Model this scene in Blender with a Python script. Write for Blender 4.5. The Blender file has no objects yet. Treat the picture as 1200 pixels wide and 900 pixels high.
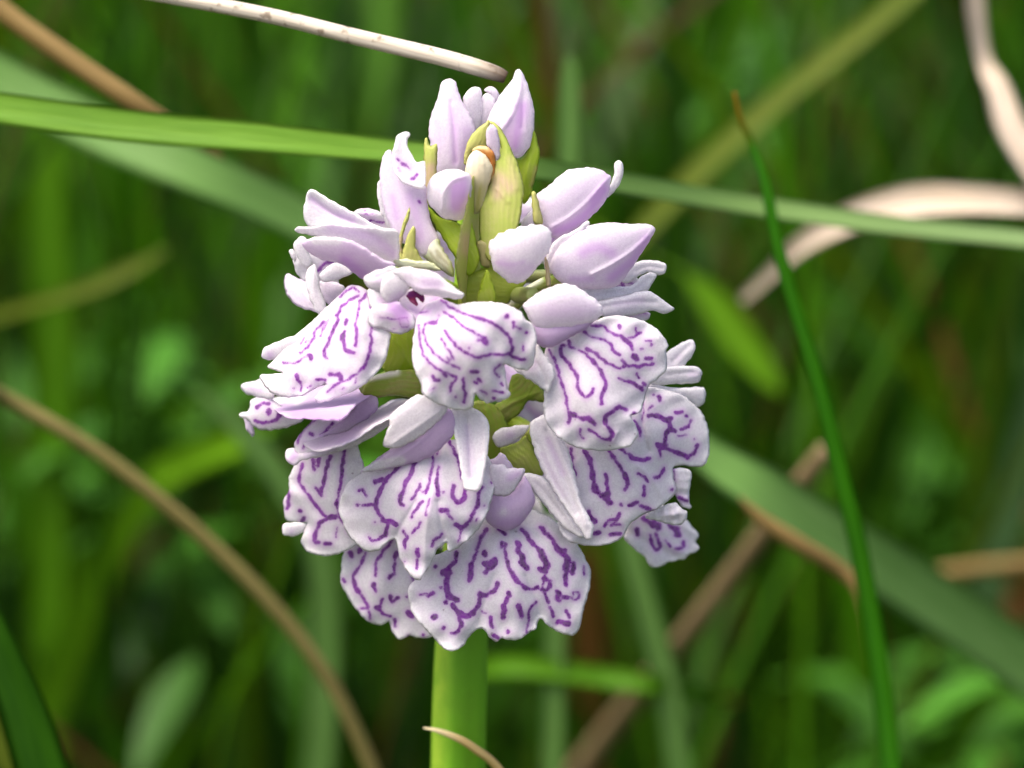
import bpy, math, random
import numpy as np
from mathutils import Vector
from mathutils.geometry import delaunay_2d_cdt

random.seed(7)
rng = np.random.default_rng(7)
scene = bpy.context.scene
COL = scene.collection

# ------------------------------------------------------------------ camera, light, exposure
PX = 7e-5                 # metres per photo pixel at the flower head
D = 0.45                  # camera to flower head
PITCH = math.radians(15)
ZH = 0.20                 # height of the flower head above the ground
FWD = Vector((0, math.cos(PITCH), -math.sin(PITCH)))
RIGHT = Vector((1, 0, 0))
UP = Vector((0, math.sin(PITCH), math.cos(PITCH)))
CAM = Vector((0, 0, ZH)) - FWD * D

cd = bpy.data.cameras.new("camera")
cam = bpy.data.objects.new("camera", cd)
COL.objects.link(cam)
cam.location = CAM
cam.rotation_euler = (math.pi / 2 - PITCH, 0, 0)
cd.sensor_width = 36
cd.lens = 36 * D / (1200 * PX)
cd.clip_start = 0.01
cd.clip_end = 200
cd.dof.use_dof = True
cd.dof.focus_distance = D - 125 * PX
cd.dof.aperture_fstop = 17.5
scene.camera = cam

SUN_EL, SUN_AZ = math.radians(66), math.radians(-62)   # high, over the left shoulder of the camera
world = bpy.data.worlds.new("World")
scene.world = world
world.use_nodes = True
wn = world.node_tree.nodes
sky = wn.new("ShaderNodeTexSky")
sky.sky_type = 'NISHITA'
sky.sun_disc = False
sky.sun_elevation = SUN_EL
sky.sun_rotation = math.pi + SUN_AZ * -1
sky.air_density = 0.8
sky.dust_density = 8.0
sky.ozone_density = 0.3
world.node_tree.links.new(sky.outputs[0], wn["Background"].inputs[0])
wn["Background"].inputs[1].default_value = 0.15
sl = bpy.data.lights.new("sun", 'SUN')
sl.energy = 1.3
sl.angle = math.radians(35)
sl.color = (1.0, 0.93, 0.84)
sun = bpy.data.objects.new("sun", sl)
COL.objects.link(sun)
sdir = Vector((math.sin(SUN_AZ) * math.cos(SUN_EL), -math.cos(SUN_AZ) * math.cos(SUN_EL), math.sin(SUN_EL)))
sun.rotation_euler = sdir.to_track_quat('Z', 'Y').to_euler()
sun.location = (0, 0, 3)
vs = scene.view_settings
vs.view_transform = 'Standard'
vs.look = 'None'
vs.exposure = 1.24
vs.gamma = 1.0

# ------------------------------------------------------------------ helpers
def P(px, py, z=0.0):
    """Photo pixel -> world point on the upright plane z pixels nearer than the spike's axis."""
    d = FWD + (RIGHT * (px - 600) + UP * (450 - py)) * (PX / D)
    t = (-z * PX - CAM.y) / d.y
    return CAM + d * t

def P_arr(px, py, z):
    f = np.array(FWD); r = np.array(RIGHT); u = np.array(UP); c = np.array(CAM)
    d = f[None] + ((px - 600)[:, None] * r + (450 - py)[:, None] * u) * (PX / D)
    t = (-z * PX - c[1]) / d[:, 1]
    return c + d * t[:, None]

def empty(name, loc, label=None, cat=None, parent=None, group=None):
    o = bpy.data.objects.new(name, None)
    COL.objects.link(o)
    o.empty_display_size = 0.005
    o.location = loc
    if parent is not None:
        o.parent = parent
        o.location = Vector(loc) - wloc(parent)
    if label: o['label'] = label
    if cat: o['category'] = cat
    if group: o['group'] = group
    return o

def wloc(o):
    l = Vector(o.location)
    while o.parent is not None:
        o = o.parent
        l += o.location
    return l

def link_mesh(name, verts, faces, mat, parent=None, attrs=None, uv=None, smooth=True):
    verts = np.asarray(verts, dtype=np.float64)
    org = verts.mean(axis=0)
    me = bpy.data.meshes.new(name)
    me.from_pydata((verts - org).tolist(), [], faces)
    if smooth:
        me.polygons.foreach_set('use_smooth', [True] * len(me.polygons))
    for k, a in (attrs or {}).items():
        at = me.attributes.new(k, 'FLOAT', 'POINT')
        at.data.foreach_set('value', np.asarray(a, dtype=np.float32))
    if uv is not None:
        ul = me.uv_layers.new(name='UVMap')
        idx = np.empty(len(me.loops), dtype=np.int32)
        me.loops.foreach_get('vertex_index', idx)
        ul.data.foreach_set('uv', np.asarray(uv, dtype=np.float32)[idx].ravel())
    me.materials.append(mat)
    me.update()
    o = bpy.data.objects.new(name, me)
    COL.objects.link(o)
    o.location = Vector(org)
    if parent is not None:
        o.parent = parent
        o.location = Vector(org) - wloc(parent)
    return o

# ------------------------------------------------------------------ materials
class NT:
    def __init__(s, name):
        s.m = bpy.data.materials.new(name)
        s.m.use_nodes = True
        s.t = s.m.node_tree
        s.n = s.t.nodes
        s.b = s.n["Principled BSDF"]
        s.out = s.n["Material Output"]
    def new(s, typ, **kw):
        n = s.n.new(typ)
        for k, v in kw.items():
            setattr(n, k, v)
        return n
    def ln(s, a, b): s.t.links.new(a, b)
    def attr(s, name):
        return s.new("ShaderNodeAttribute", attribute_name=name).outputs['Fac']
    def math(s, op, a, b=None, c=None, clamp=False):
        n = s.new("ShaderNodeMath", operation=op); n.use_clamp = clamp
        for i, v in enumerate((a, b, c)):
            if v is None: continue
            if isinstance(v, (int, float)): n.inputs[i].default_value = v
            else: s.ln(v, n.inputs[i])
        return n.outputs[0]
    def remap(s, v, a, b, c=0.0, d=1.0, smooth=True):
        n = s.new("ShaderNodeMapRange")
        n.interpolation_type = 'SMOOTHSTEP' if smooth else 'LINEAR'
        s.ln(v, n.inputs[0])
        for i, x in zip((1, 2, 3, 4), (a, b, c, d)): n.inputs[i].default_value = x
        return n.outputs[0]
    def mix(s, f, a, b, mode='MIX'):
        n = s.new("ShaderNodeMix", data_type='RGBA', blend_type=mode)
        for i, v in ((0, f), (6, a), (7, b)):
            if isinstance(v, (int, float)): n.inputs[i].default_value = v
            elif isinstance(v, tuple): n.inputs[i].default_value = (*v, 1)
            else: s.ln(v, n.inputs[i])
        return n.outputs[2]
    def noise(s, scale, detail=3.0, vec=None, rough=0.5):
        n = s.new("ShaderNodeTexNoise")
        n.inputs['Scale'].default_value = scale
        n.inputs['Detail'].default_value = detail
        n.inputs['Roughness'].default_value = rough
        if vec is not None: s.ln(vec, n.inputs['Vector'])
        return n.outputs['Fac']
    def coord(s, which='Object'):
        return s.new("ShaderNodeTexCoord").outputs[which]
    def bump(s, h, strength, dist):
        n = s.new("ShaderNodeBump")
        n.inputs['Strength'].default_value = strength
        n.inputs['Distance'].default_value = dist
        s.ln(h, n.inputs['Height'])
        s.ln(n.outputs[0], s.b.inputs['Normal'])
        return n.outputs[0]
    def translucent(s, col, fac, norm=None):
        t = s.new("ShaderNodeBsdfTranslucent")
        if isinstance(col, tuple): t.inputs[0].default_value = (*col, 1)
        else: s.ln(col, t.inputs[0])
        mx = s.new("ShaderNodeMixShader")
        mx.inputs[0].default_value = fac
        s.ln(s.b.outputs[0], mx.inputs[1]); s.ln(t.outputs[0], mx.inputs[2])
        s.ln(mx.outputs[0], s.out.inputs[0])

def petal_material(name, base, tint, markc=(0.24, 0.015, 0.37), markd=(0.08, 0.004, 0.13)):
    k = NT(name)
    co = k.coord()
    n1 = k.noise(4200, 4, co, 0.6)
    n2 = k.noise(800, 3, co)
    n3 = k.noise(9000, 2, co)
    m = k.attr('mark')
    wob = k.math('MULTIPLY', k.math('SUBTRACT', n1, 0.53), 2.6)
    md = k.math('ADD', m, wob)
    md = k.math('ADD', md, k.math('MULTIPLY', k.math('SUBTRACT', n3, 0.5), 1.6))
    core = k.remap(md, 0.95, -1.2)
    halo = k.math('MULTIPLY', k.remap(md, 5.5, -0.5), 0.32)
    t = k.math('ADD', k.math('MULTIPLY', k.attr('tint'), 1.25), k.math('MULTIPLY', k.math('SUBTRACT', n2, 0.5), 0.22), clamp=True)
    t = k.math('ADD', t, k.math('MULTIPLY', k.math('SUBTRACT', k.attr('vein'), 0.0), k.math('MULTIPLY', n2, 0.06)), clamp=True)
    margin = k.remap(k.attr('edge'), 9.0, 1.0)          # margins of the tissue are thinner and whiter
    c = k.mix(margin, base, (0.93, 0.92, 0.94))
    c = k.mix(k.math('MULTIPLY', k.remap(n3, 0.35, 0.7), 0.40), c, tuple(0.78 * v for v in base))
    c = k.mix(k.math('MULTIPLY', k.remap(n1, 0.4, 0.68), 0.30), c, (0.70 * base[0], 0.66 * base[1], 0.72 * base[2]))
    c = k.mix(t, c, tint)
    c = k.mix(halo, c, (0.66, 0.32, 0.74))
    mc = k.mix(k.math('MULTIPLY', k.remap(md, -0.4, -2.4), k.remap(n2, 0.7, 0.35)), markc, markd)
    dens = k.math('MULTIPLY', core, k.remap(n1, 0.25, 0.6, 1.0, 0.85))
    c = k.mix(dens, c, mc)
    c = k.mix(k.math('MULTIPLY', k.remap(k.noise(1700, 1, co), 0.79, 0.83), 0.5), c, (0.25, 0.14, 0.22))
    k.ln(c, k.b.inputs['Base Color'])
    k.b.inputs['Roughness'].default_value = 0.52
    k.b.inputs['Specular IOR Level'].default_value = 0.3
    h = k.math('ADD', k.math('ADD', k.math('MULTIPLY', n1, 0.5), k.math('MULTIPLY', n3, 0.25)), k.math('MULTIPLY', k.attr('vein'), 0.03))
    k.bump(h, 0.6, 0.00012)
    k.translucent(c, 0.45)
    return k.m

M_PETAL = petal_material("petal", (0.83, 0.80, 0.855), (0.60, 0.385, 0.70))

def green_material(name, c1, c2, c3, transl=0.3, mott=0.45):
    """tint attribute mixes c1 -> c2; streaks and mottles to c3"""
    k = NT(name)
    co = k.coord()
    n2 = k.noise(420, 5, co, 0.6)
    n1 = k.noise(3000, 3, co)
    t = k.math('ADD', k.math('MULTIPLY', k.attr('tint'), 1.25), k.math('MULTIPLY', k.math('SUBTRACT', n2, 0.5), 0.6), clamp=True)
    c = k.mix(t, c1, c2)
    c = k.mix(k.math('MULTIPLY', k.remap(k.math('ADD', n2, k.math('MULTIPLY', k.attr('vein'), 0.07)), 0.42, 0.66), mott), c, c3)
    c = k.mix(k.math('MULTIPLY', k.remap(n1, 0.66, 0.8), 0.15), c, tuple(0.45 * v for v in c1))
    k.ln(c, k.b.inputs['Base Color'])
    k.b.inputs['Roughness'].default_value = 0.5
    k.bump(k.math('ADD', n1, k.math('MULTIPLY', k.attr('vein'), 0.3)), 0.35, 0.0001)
    k.translucent(c, transl)
    return k.m

M_BRACT = green_material("bract_green", (0.42, 0.52, 0.08), (0.58, 0.44, 0.28), (0.53, 0.52, 0.18))
M_LIME = green_material("bract_lime", (0.40, 0.56, 0.02), (0.52, 0.47, 0.15), (0.48, 0.58, 0.10), 0.35)
M_OVARY = green_material("ovary_green", (0.20, 0.30, 0.015), (0.74, 0.76, 0.62), (0.27, 0.20, 0.05), 0.1)
M_CREAM = green_material("withered_cream", (0.74, 0.66, 0.47), (0.36, 0.34, 0.08), (0.60, 0.52, 0.36), 0.1)
M_ORANGE = green_material("withered_orange", (0.52, 0.19, 0.03), (0.66, 0.50, 0.22), (0.36, 0.12, 0.03), 0.1)
M_RED = petal_material("throat_red", (0.45, 0.06, 0.13), (0.30, 0.02, 0.06), (0.22, 0.01, 0.05))
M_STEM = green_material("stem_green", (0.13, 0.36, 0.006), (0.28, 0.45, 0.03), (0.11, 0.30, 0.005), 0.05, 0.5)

# ------------------------------------------------------------------ traced sheets and volumes
def pts(s):
    a = np.array([float(v) for v in s.replace(',', ' ').split()])
    return a.reshape(-1, 2)

FR = dict(A=(470, 350, 6), B=(630, 350, 6), C=(630, 420, 6), D=(650, 520, 6), E=(280, 330, 6), F=(275, 400, 6),
          G=(320, 520, 6), H=(400, 530, 6), I=(480, 620, 1200 / 220), J=(390, 620, 6), K=(320, 210, 6), L=(480, 70, 6),
          M=(480, 200, 6), N=(600, 180, 6), O=(420, 140, 1200 / 140), Pf=(410, 280, 7.5), Q=(270, 400, 4), R=(560, 450, 4),
          S=(420, 60, 3), T=(600, 300, 1200 / 260), U=(420, 300, 4), X=(0, 0, 1))

def fr(f, a):
    ox, oy, s = FR[f]
    return a / s + np.array([ox, oy])

def catmull(p, closed, step):
    n = len(p)
    out = []
    rng_i = range(n) if closed else range(n - 1)
    for i in rng_i:
        if closed:
            p0, p1, p2, p3 = p[i - 1], p[i], p[(i + 1) % n], p[(i + 2) % n]
        else:
            p0 = p[max(i - 1, 0)]; p1 = p[i]; p2 = p[i + 1]; p3 = p[min(i + 2, n - 1)]
        L = np.linalg.norm(p2 - p1)
        k = max(1, int(round(L / step)))
        l0 = max(np.linalg.norm(p1 - p0), 1e-6); l2 = max(np.linalg.norm(p3 - p2), 1e-6)
        m1 = 0.5 * (p2 - p0) * min(1.0, 2 * L / (L + l0)); m2 = 0.5 * (p3 - p1) * min(1.0, 2 * L / (L + l2))
        lim = 1.1 * L
        for m in (m1, m2):
            q = np.linalg.norm(m)
            if q > lim: m *= lim / q
        for j in range(k):
            t = j / k
            h = ((2 * t**3 - 3 * t**2 + 1) * p1 + (t**3 - 2 * t**2 + t) * m1 + (-2 * t**3 + 3 * t**2) * p2 + (t**3 - t**2) * m2)
            out.append(h)
    if not closed: out.append(p[-1])
    return np.array(out)

def dist_poly(q, poly, closed=False):
    """distance of points q to polyline"""
    if len(poly) == 1:
        return np.linalg.norm(q - poly[0], axis=1)
    a = poly if closed else poly[:-1]
    b = np.roll(poly, -1, axis=0) if closed else poly[1:]
    best = np.full(len(q), 1e9)
    for s in range(0, len(a), 64):
        A = a[s:s + 64]; B = b[s:s + 64]
        ab = B - A
        l2 = np.maximum((ab**2).sum(1), 1e-12)
        qa = q[:, None, :] - A[None]
        t = np.clip((qa * ab[None]).sum(2) / l2, 0, 1)
        d = np.linalg.norm(qa - t[..., None] * ab[None], axis=2).min(1)
        best = np.minimum(best, d)
    return best

def inside(q, poly):
    x, y = q[:, 0], q[:, 1]
    c = np.zeros(len(q), bool)
    j = len(poly) - 1
    for i in range(len(poly)):
        xi, yi = poly[i]; xj, yj = poly[j]
        if yi != yj:
            m = ((yi > y) != (yj > y)) & (x < (xj - xi) * (y - yi) / (yj - yi) + xi)
            c ^= m
        j = i
    return c

def poisson(poly, q, g):
    """sqrt(2u) with laplace u = -1 inside poly, sampled at q: the radius of a round body with this outline"""
    lo = poly.min(0) - 2 * g
    hi = poly.max(0) + 2 * g
    nx, ny = int((hi[0] - lo[0]) / g) + 2, int((hi[1] - lo[1]) / g) + 2
    X, Y = np.meshgrid(lo[0] + np.arange(nx) * g, lo[1] + np.arange(ny) * g)
    m = inside(np.c_[X.ravel(), Y.ravel()], poly).reshape(ny, nx)
    m[0] = m[-1] = False; m[:, 0] = m[:, -1] = False
    u = np.zeros((ny, nx))
    f = g * g
    red = (np.add.outer(np.arange(ny), np.arange(nx)) % 2 == 0) & m
    blk = m & ~red
    w = 2 / (1 + math.pi / max(min(nx, ny), 8))
    for it in range(3 * max(nx, ny)):
        for msk in (red, blk):
            nb = np.zeros_like(u)
            nb[1:-1, 1:-1] = 0.25 * (u[:-2, 1:-1] + u[2:, 1:-1] + u[1:-1, :-2] + u[1:-1, 2:] + f)
            u[msk] += w * (nb[msk] - u[msk])
    fx = (q[:, 0] - lo[0]) / g; fy = (q[:, 1] - lo[1]) / g
    ix = np.clip(fx.astype(int), 0, nx - 2); iy = np.clip(fy.astype(int), 0, ny - 2)
    tx, ty = fx - ix, fy - iy
    v = (u[iy, ix] * (1 - tx) * (1 - ty) + u[iy, ix + 1] * tx * (1 - ty) + u[iy + 1, ix] * (1 - tx) * ty + u[iy + 1, ix + 1] * tx * ty)
    return np.sqrt(np.maximum(2 * v, 0))

def tps(ctrl, q):
    c = np.array(ctrl, float).reshape(-1, 3)
    cen = c[:, :2].mean(0)
    cxy = (c[:, :2] - cen) / 100; qq = (q - cen) / 100
    n = len(c)
    if n <= 3:
        A = np.c_[np.ones(n), cxy * 0.999]
        sol, *_ = np.linalg.lstsq(A, c[:, 2], rcond=None)
        if n == 1: return np.full(len(q), c[0, 2])
        return np.c_[np.ones(len(q)), qq * 0.999] @ sol
    def U(r2): return np.where(r2 > 1e-12, 0.5 * r2 * np.log(np.maximum(r2, 1e-12)), 0)
    K = U(((cxy[:, None] - cxy[None])**2).sum(2)) + np.eye(n) * 0.002
    Pm = np.c_[np.ones(n), cxy]
    Mx = np.block([[K, Pm], [Pm.T, np.zeros((3, 3))]])
    w = np.linalg.solve(Mx, np.r_[c[:, 2], 0, 0, 0])
    return U(((qq[:, None] - cxy[None])**2).sum(2)) @ w[:n] + np.c_[np.ones(len(q)), qq] @ w[n:]

def wavy(x, y, wl, seed):
    r = np.random.default_rng(seed)
    s = np.zeros_like(x)
    for i in range(6):
        a = r.uniform(0, 2 * math.pi); f = 2 * math.pi / (wl * r.uniform(0.7, 1.6)); ph = r.uniform(0, 6.28)
        s += np.sin((x * math.cos(a) + y * math.sin(a)) * f + ph)
    return s / 3.0

seed_n = [100]
def shape(name, frame, outline, z, mat, parent, vol=None, dome=0.0, th=2.2, ruf=0.0, rwl=26.0, fan=None, marks='', tint='',
          base=0.0, ridge='', vein=None, step=2.2, jag=0.55, back=1.0, label=None):
    """A petal, hood, bud or bract: outline in photo pixels, its own depth field z (pixels towards the camera from the spike's
    axis), real thickness (sheets) or a rounded body (vol)."""
    seed_n[0] += 1
    sd = seed_n[0]
    ol = fr(frame, pts(outline))
    ar = 0.5 * np.sum(ol[:, 0] * np.roll(ol[:, 1], -1) - np.roll(ol[:, 0], -1) * ol[:, 1])
    if ar < 0: ol = ol[::-1]
    per = catmull(ol, True, step)
    if jag:
        nn = np.roll(per, -1, axis=0) - np.roll(per, 1, axis=0)
        nn = np.c_[nn[:, 1], -nn[:, 0]] / np.maximum(np.linalg.norm(nn, axis=1), 1e-6)[:, None]
        per = per + nn * (wavy(per[:, 0], per[:, 1], 9, sd) * jag)[:, None]
    lo, hi = per.min(0), per.max(0)
    g = step
    rows = []
    yy = lo[1] + g * 0.5; k = 0
    while yy < hi[1]:
        xs = np.arange(lo[0] + (g / 2 if k % 2 else 0), hi[0], g)
        rows.append(np.c_[xs, np.full(len(xs), yy)])
        yy += g * 0.866; k += 1
    q = np.concatenate(rows)
    q = q[inside(q, per)]
    db = dist_poly(q, per, True)
    q = q[db > g * 0.55]
    nb = len(per)
    allv = np.concatenate([per, q])
    vv, ee, ff, ov, oe, of_ = delaunay_2d_cdt([Vector(v) for v in allv], [], [list(range(nb))], 1, 1e-5)
    v2 = np.array([(a.x, a.y) for a in vv])
    isb = np.array([any(i < nb for i in o) if o else True for o in ov])
    db = dist_poly(v2, per, True)
    isb |= db < 1e-3
    x, y = v2[:, 0], v2[:, 1]
    h = poisson(per, v2, max(step * 0.8, 1.6))
    h[isb] = 0
    hm = max(h.max(), 1e-3)
    zc = []
    zz = np.array([float(s) for s in str(z).replace(',', ' ').split()])
    if len(zz) == 1: zc = [(per[:, 0].mean(), per[:, 1].mean(), zz[0])]
    else:
        zz = zz.reshape(-1, 3)
        zc = [(*a[:2], a[2]) for a in zz]
    zb = tps(zc, v2)
    un = (h / hm)**2
    if ruf:
        ed = np.exp(-db / 16.0)
        zb = zb + ruf * wavy(x, y, rwl, sd) * (0.06 + ed)
    if fan:
        cx, cy, amp, kk = fan
        th_ = np.arctan2(y - cy, x - cx); r = np.hypot(x - cx, y - cy)
        zb = zb + 0.6 * amp * np.sin(th_ * kk + 0.9 * np.sin(r / 30.0 + sd)) * np.clip(r / 60.0, 0, 1)
    rd = np.zeros_like(x)
    for s in filter(None, (t.strip() for t in ridge.split(';'))):
        a, p = s.split(':')
        w_, am = [float(v) for v in a.split()]
        dd = dist_poly(v2, catmull(fr(frame, pts(p)), False, 3))
        rd += am * np.exp(-(dd / w_)) * np.clip(db / 5.0, 0, 1)
    tn = np.full(len(x), float(base))
    for s in filter(None, (t.strip() for t in tint.split(';'))):
        a, p = s.split(':')
        a = [float(v) for v in a.split()]
        pp = fr(frame, pts(p))
        if len(pp) > 1: pp = catmull(pp, False, 3)
        dd = dist_poly(v2, pp)
        e = (a[1] if len(a) > 1 else 1.0) * np.exp(-(dd / a[0])**2)
        tn = tn + (np.sign(e) - tn) * np.abs(e) if (e < 0).any() else tn + (1 - tn) * e
    mk = np.full(len(x), 50.0)
    sc_ = FR[frame][2]
    for s in filter(None, (t.strip() for t in marks.split(';'))):
        a, p = s.split(':')
        pp = fr(frame, pts(p))
        if len(pp) > 1:
            pp = catmull(pp, False, 1.5)
            pp = pp + 0.65 * np.c_[wavy(pp[:, 0], pp[:, 1], 9, sd), wavy(pp[:, 0], pp[:, 1], 9, sd + 500)]
        wv = 1.04 + 0.30 * wavy(x, y, 11, sd + 900)
        mk = np.minimum(mk, dist_poly(v2, pp) - 0.52 * wv * float(a) / sc_)
    if vein is None:
        u_, _, vt = np.linalg.svd(per - per.mean(0), full_matrices=False)
        across = (v2 - per.mean(0)) @ vt[1]
        ve = np.sin(across * 1.1 + wavy(x, y, 40, sd) * 3)
    else:
        ang = np.arctan2(y - vein[1], x - vein[0])
        ve = np.sin(ang * 60 + wavy(x, y, 50, sd))
    if vol is not None:
        zf = zb + rd + vol * h
        zk = zb + rd - vol * back * h
    else:
        e = np.sqrt(np.clip(db / (th * 0.7), 0, 1))
        zf = zb + rd + dome * un + 0.5 * th * e
        zk = zb + rd + dome * un - 0.5 * th * e
    nV = len(v2)
    inn = np.where(~isb)[0]
    bmap = np.arange(nV); bmap[inn] = nV + np.arange(len(inn))
    W = np.concatenate([P_arr(x, y, zf), P_arr(x[inn], y[inn], zk[inn])])
    faces = []
    for f in ff:
        f = list(f)
        ax = v2[f[1]] - v2[f[0]]; bx = v2[f[2]] - v2[f[0]]
        if ax[0] * bx[1] - ax[1] * bx[0] > 0: f = f[::-1]
        faces.append(f)
        if any(not isb[i] for i in f) or True:
            faces.append([int(bmap[i]) for i in f[::-1]])
    faces = [f for i, f in enumerate(faces) if not (i % 2 == 1 and all(isb[j] if j < nV else False for j in f))]
    A_ = lambda a: np.concatenate([a, a[inn]])
    mk2 = np.concatenate([mk, np.where(mk[inn] < 3, 1.2, mk[inn])])
    o = link_mesh(name, W, faces, mat, parent, dict(mark=mk2, tint=np.clip(A_(tn), 0, 1), vein=A_(ve), edge=A_(db)))
    if label: o['label'] = label
    return o

def tube(name, path, radii, mat, parent=None, n=14, ell=1.0, tint=None, cap=True):
    """round tapered body along world points"""
    path = [Vector(p) for p in path]
    V, F, UVs = [], [], []
    m = len(path)
    prev = None
    Ls = 0.0
    for i, p in enumerate(path):
        t = (path[min(i + 1, m - 1)] - path[max(i - 1, 0)]).normalized()
        if i: Ls += (p - path[i - 1]).length
        ref = prev if prev is not None else (Vector((0, -1, 0)) if abs(t.y) < 0.9 else Vector((1, 0, 0)))
        a = (ref - t * ref.dot(t)).normalized()
        prev = a
        b = t.cross(a)
        for j in range(n):
            th = 2 * math.pi * j / n
            V.append(p + a * math.cos(th) * radii[i] + b * math.sin(th) * radii[i] * ell)
            UVs.append((j / n, Ls))
    for i in range(m - 1):
        for j in range(n):
            F.append((i * n + j, i * n + (j + 1) % n, (i + 1) * n + (j + 1) % n, (i + 1) * n + j))
    if cap:
        F.append(tuple(range(n))[::-1]); F.append(tuple((m - 1) * n + j for j in range(n)))
    N = len(V)
    tv = np.zeros(N) if tint is None else np.repeat(tint, n)
    return link_mesh(name, [tuple(v) for v in V], F, mat, parent, dict(mark=np.full(N, 50.0), tint=tv, vein=np.zeros(N)), uv=UVs)

def smooth3(p, k=10):
    p = [np.array(v, float) for v in p]
    out = []
    n = len(p)
    for i in range(n - 1):
        p0, p1, p2, p3 = p[max(i - 1, 0)], p[i], p[i + 1], p[min(i + 2, n - 1)]
        for j in range(k):
            t = j / k
            out.append(0.5 * (2 * p1 + (p2 - p0) * t + (2 * p0 - 5 * p1 + 4 * p2 - p3) * t * t + (3 * p1 - p0 - 3 * p2 + p3) * t**3))
    out.append(p[-1])
    return np.array(out)

#@@ORCHID
# ------------------------------------------------------------------ the orchid
AX = 557                                       # the spike's axis in photo pixels
root = empty("spotted_orchid", (P(AX, 450).x, 0, 0),
             "heath spotted orchid with white lilac-veined flowers on a green stem", "orchid")

def new_flower(lab, x, y, z):
    return empty("flower", P(x, y, z), lab, None, root)

# stem and rachis: one tapered body from the ground to the tip of the spike
ys = [(0.0, 36), (0.04, 35), (0.09, 34), (0.13, 33.5), (0.16, 33), (0.175, 32), (0.185, 28), (0.20, 27), (0.208, 24), (0.214, 20), (0.219, 13), (0.222, 5)]
sp = smooth3([(root.location.x - 21 * PX * (1 if h < 0.17 else max(0, 1 - (h - 0.17) / 0.03)), 0, h) for h, r in ys], 6)
rr = smooth3([(r * PX, 0, 0) for h, r in ys], 6)[:, 0]
def stem_body():
    n = 40
    V, F, tn, ve = [], [], [], []
    m = len(sp)
    for i, p in enumerate(sp):
        for j in range(n):
            th = 2 * math.pi * j / n
            r = rr[i] * (1 + 0.035 * math.cos(5 * th + 0.6 + p[2] * 14) + 0.012 * math.cos(13 * th + p[2] * 30))
            V.append((p[0] + r * math.cos(th), p[1] + r * math.sin(th), p[2]))
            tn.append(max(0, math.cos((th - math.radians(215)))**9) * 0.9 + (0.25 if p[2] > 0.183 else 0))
            ve.append(math.sin(th * 34))
    for i in range(m - 1):
        for j in range(n):
            F.append((i * n + j, i * n + (j + 1) % n, (i + 1) * n + (j + 1) % n, (i + 1) * n + j))
    F.append(tuple((m - 1) * n + j for j in range(n)))
    return link_mesh("stem", V, F, M_STEM, root, dict(tint=np.clip(tn, 0, 1), vein=ve, mark=np.full(len(V), 50.0)))
stem_body()

def ovary(x0, y0, z0, x1, y1, z1, r0=9, r1=11, parent=root, tint=0.0, bend=12):
    """green twisted seed pod between the rachis and a flower"""
    a, b = P(x0, y0, z0), P(x1, y1, z1)
    mid = (a + b) / 2 + Vector((0, 0, bend * PX))
    pp = smooth3([a, a.lerp(mid, 0.6), mid, mid.lerp(b, 0.6), b], 5)
    k = len(pp)
    rad = [0.75 * (r0 + (r1 - r0) * math.sin(math.pi * min(i / (k - 1) * 0.8 + 0.1, 1))) * PX for i in range(k)]
    return tube("ovary", pp, rad, M_OVARY, parent, 12, tint=np.full(k, tint))

# ---- flower 1: front centre
f = new_flower("front centre flower opening to the right with a red-spotted throat", 490, 350, 150)
shape("lip", "A", "100 175 80 330 78 440 105 530 140 600 150 670 220 720 320 765 420 785 490 775 515 730 520 670 560 710 610 735 680 715 740 705 772 670 750 640 738 600 738 520 730 465 790 485 850 505 900 500 935 450 945 370 955 300 945 220 920 170 880 150 850 100 800 65 720 35 620 22 500 22 400 40 340 20 280 0 180 40 120 110",
      "505 370 172 485 420 196 600 360 188 625 400 186 550 420 212 530 475 205 590 462 200 540 390 205", M_PETAL, f, dome=6, ruf=3.2, fan=(510, 360, 3.0, 9), vein=(508, 362),
      tint="9 .35:180 80 300 40;12 .12:400 300 500 400",
      marks="18:280 10 320 35 350 65 420 95 500 125;24:500 125 600 155 680 195 740 250 775 300 780 350 765 395;22:765 395 800 410 865 430;18:300 95 370 135 440 195 510 235 560 265 590 290;46:585 295 597 300;20:560 300 545 297;20:305 230 350 285 390 335 450 375 510 405 570 410 630 390 700 395 765 385;16:285 275 320 345 350 385 370 430;16:240 170 200 165 165 185 160 240 180 310 230 380 290 430 350 465 410 490;30:210 165 240 170;10:265 120 250 160;9:190 95 140 95 95 125 90 150;18:125 190 130 270 150 370 190 440 250 490 320 520 390 555;20:390 565 350 610 345 655;22:440 555 440 620 455 670 440 725;12:320 410 345 430;24:490 515 540 515;22:540 560 560 585;18:515 585 535 605;14:560 645 600 675;14:700 465 655 505 690 555;18:710 600 720 612;16:640 650 720 662;24:650 700;38:745 130;22:790 170 790 200;16:800 195 840 212;24:880 240;14:855 325 862 365;24:225 545 232 570 265 570;9:210 640 245 625;18:385 693;18:478 345;26:300 520 318 540")
shape("sepal", "Pf", "120 350 150 310 250 270 370 235 410 260 360 320 320 390 300 470 180 440 130 390", "430 325 150 460 318 165", M_PETAL, f, dome=8, ruf=1.5, ridge="4 -3:150 340 260 330 330 290", tint="6 .35:250 340 280 350")
shape("petal", "Pf", "160 440 280 430 350 540 420 660 400 760 280 790 180 760 160 720 185 620 160 530", "440 340 150 440 370 158", M_PETAL, f, dome=6, ruf=1.5, tint="5 .4:270 540 320 530")
shape("lobe", "Pf", "170 650 190 610 280 570 420 540 480 600 560 670 580 750 540 800 460 835 380 830 280 790 200 775 160 720", "440 380 162 485 385 172", M_PETAL, f, dome=7, ruf=1.6,
      tint="9 .85:420 640 380 600 470 650;6 .5:470 740 450 700", marks="7:260 685 330 692;10:330 692 400 705 450 700 505 690;6:430 705 450 760 500 780 515 740 505 700;5:380 790 410 785")
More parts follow.
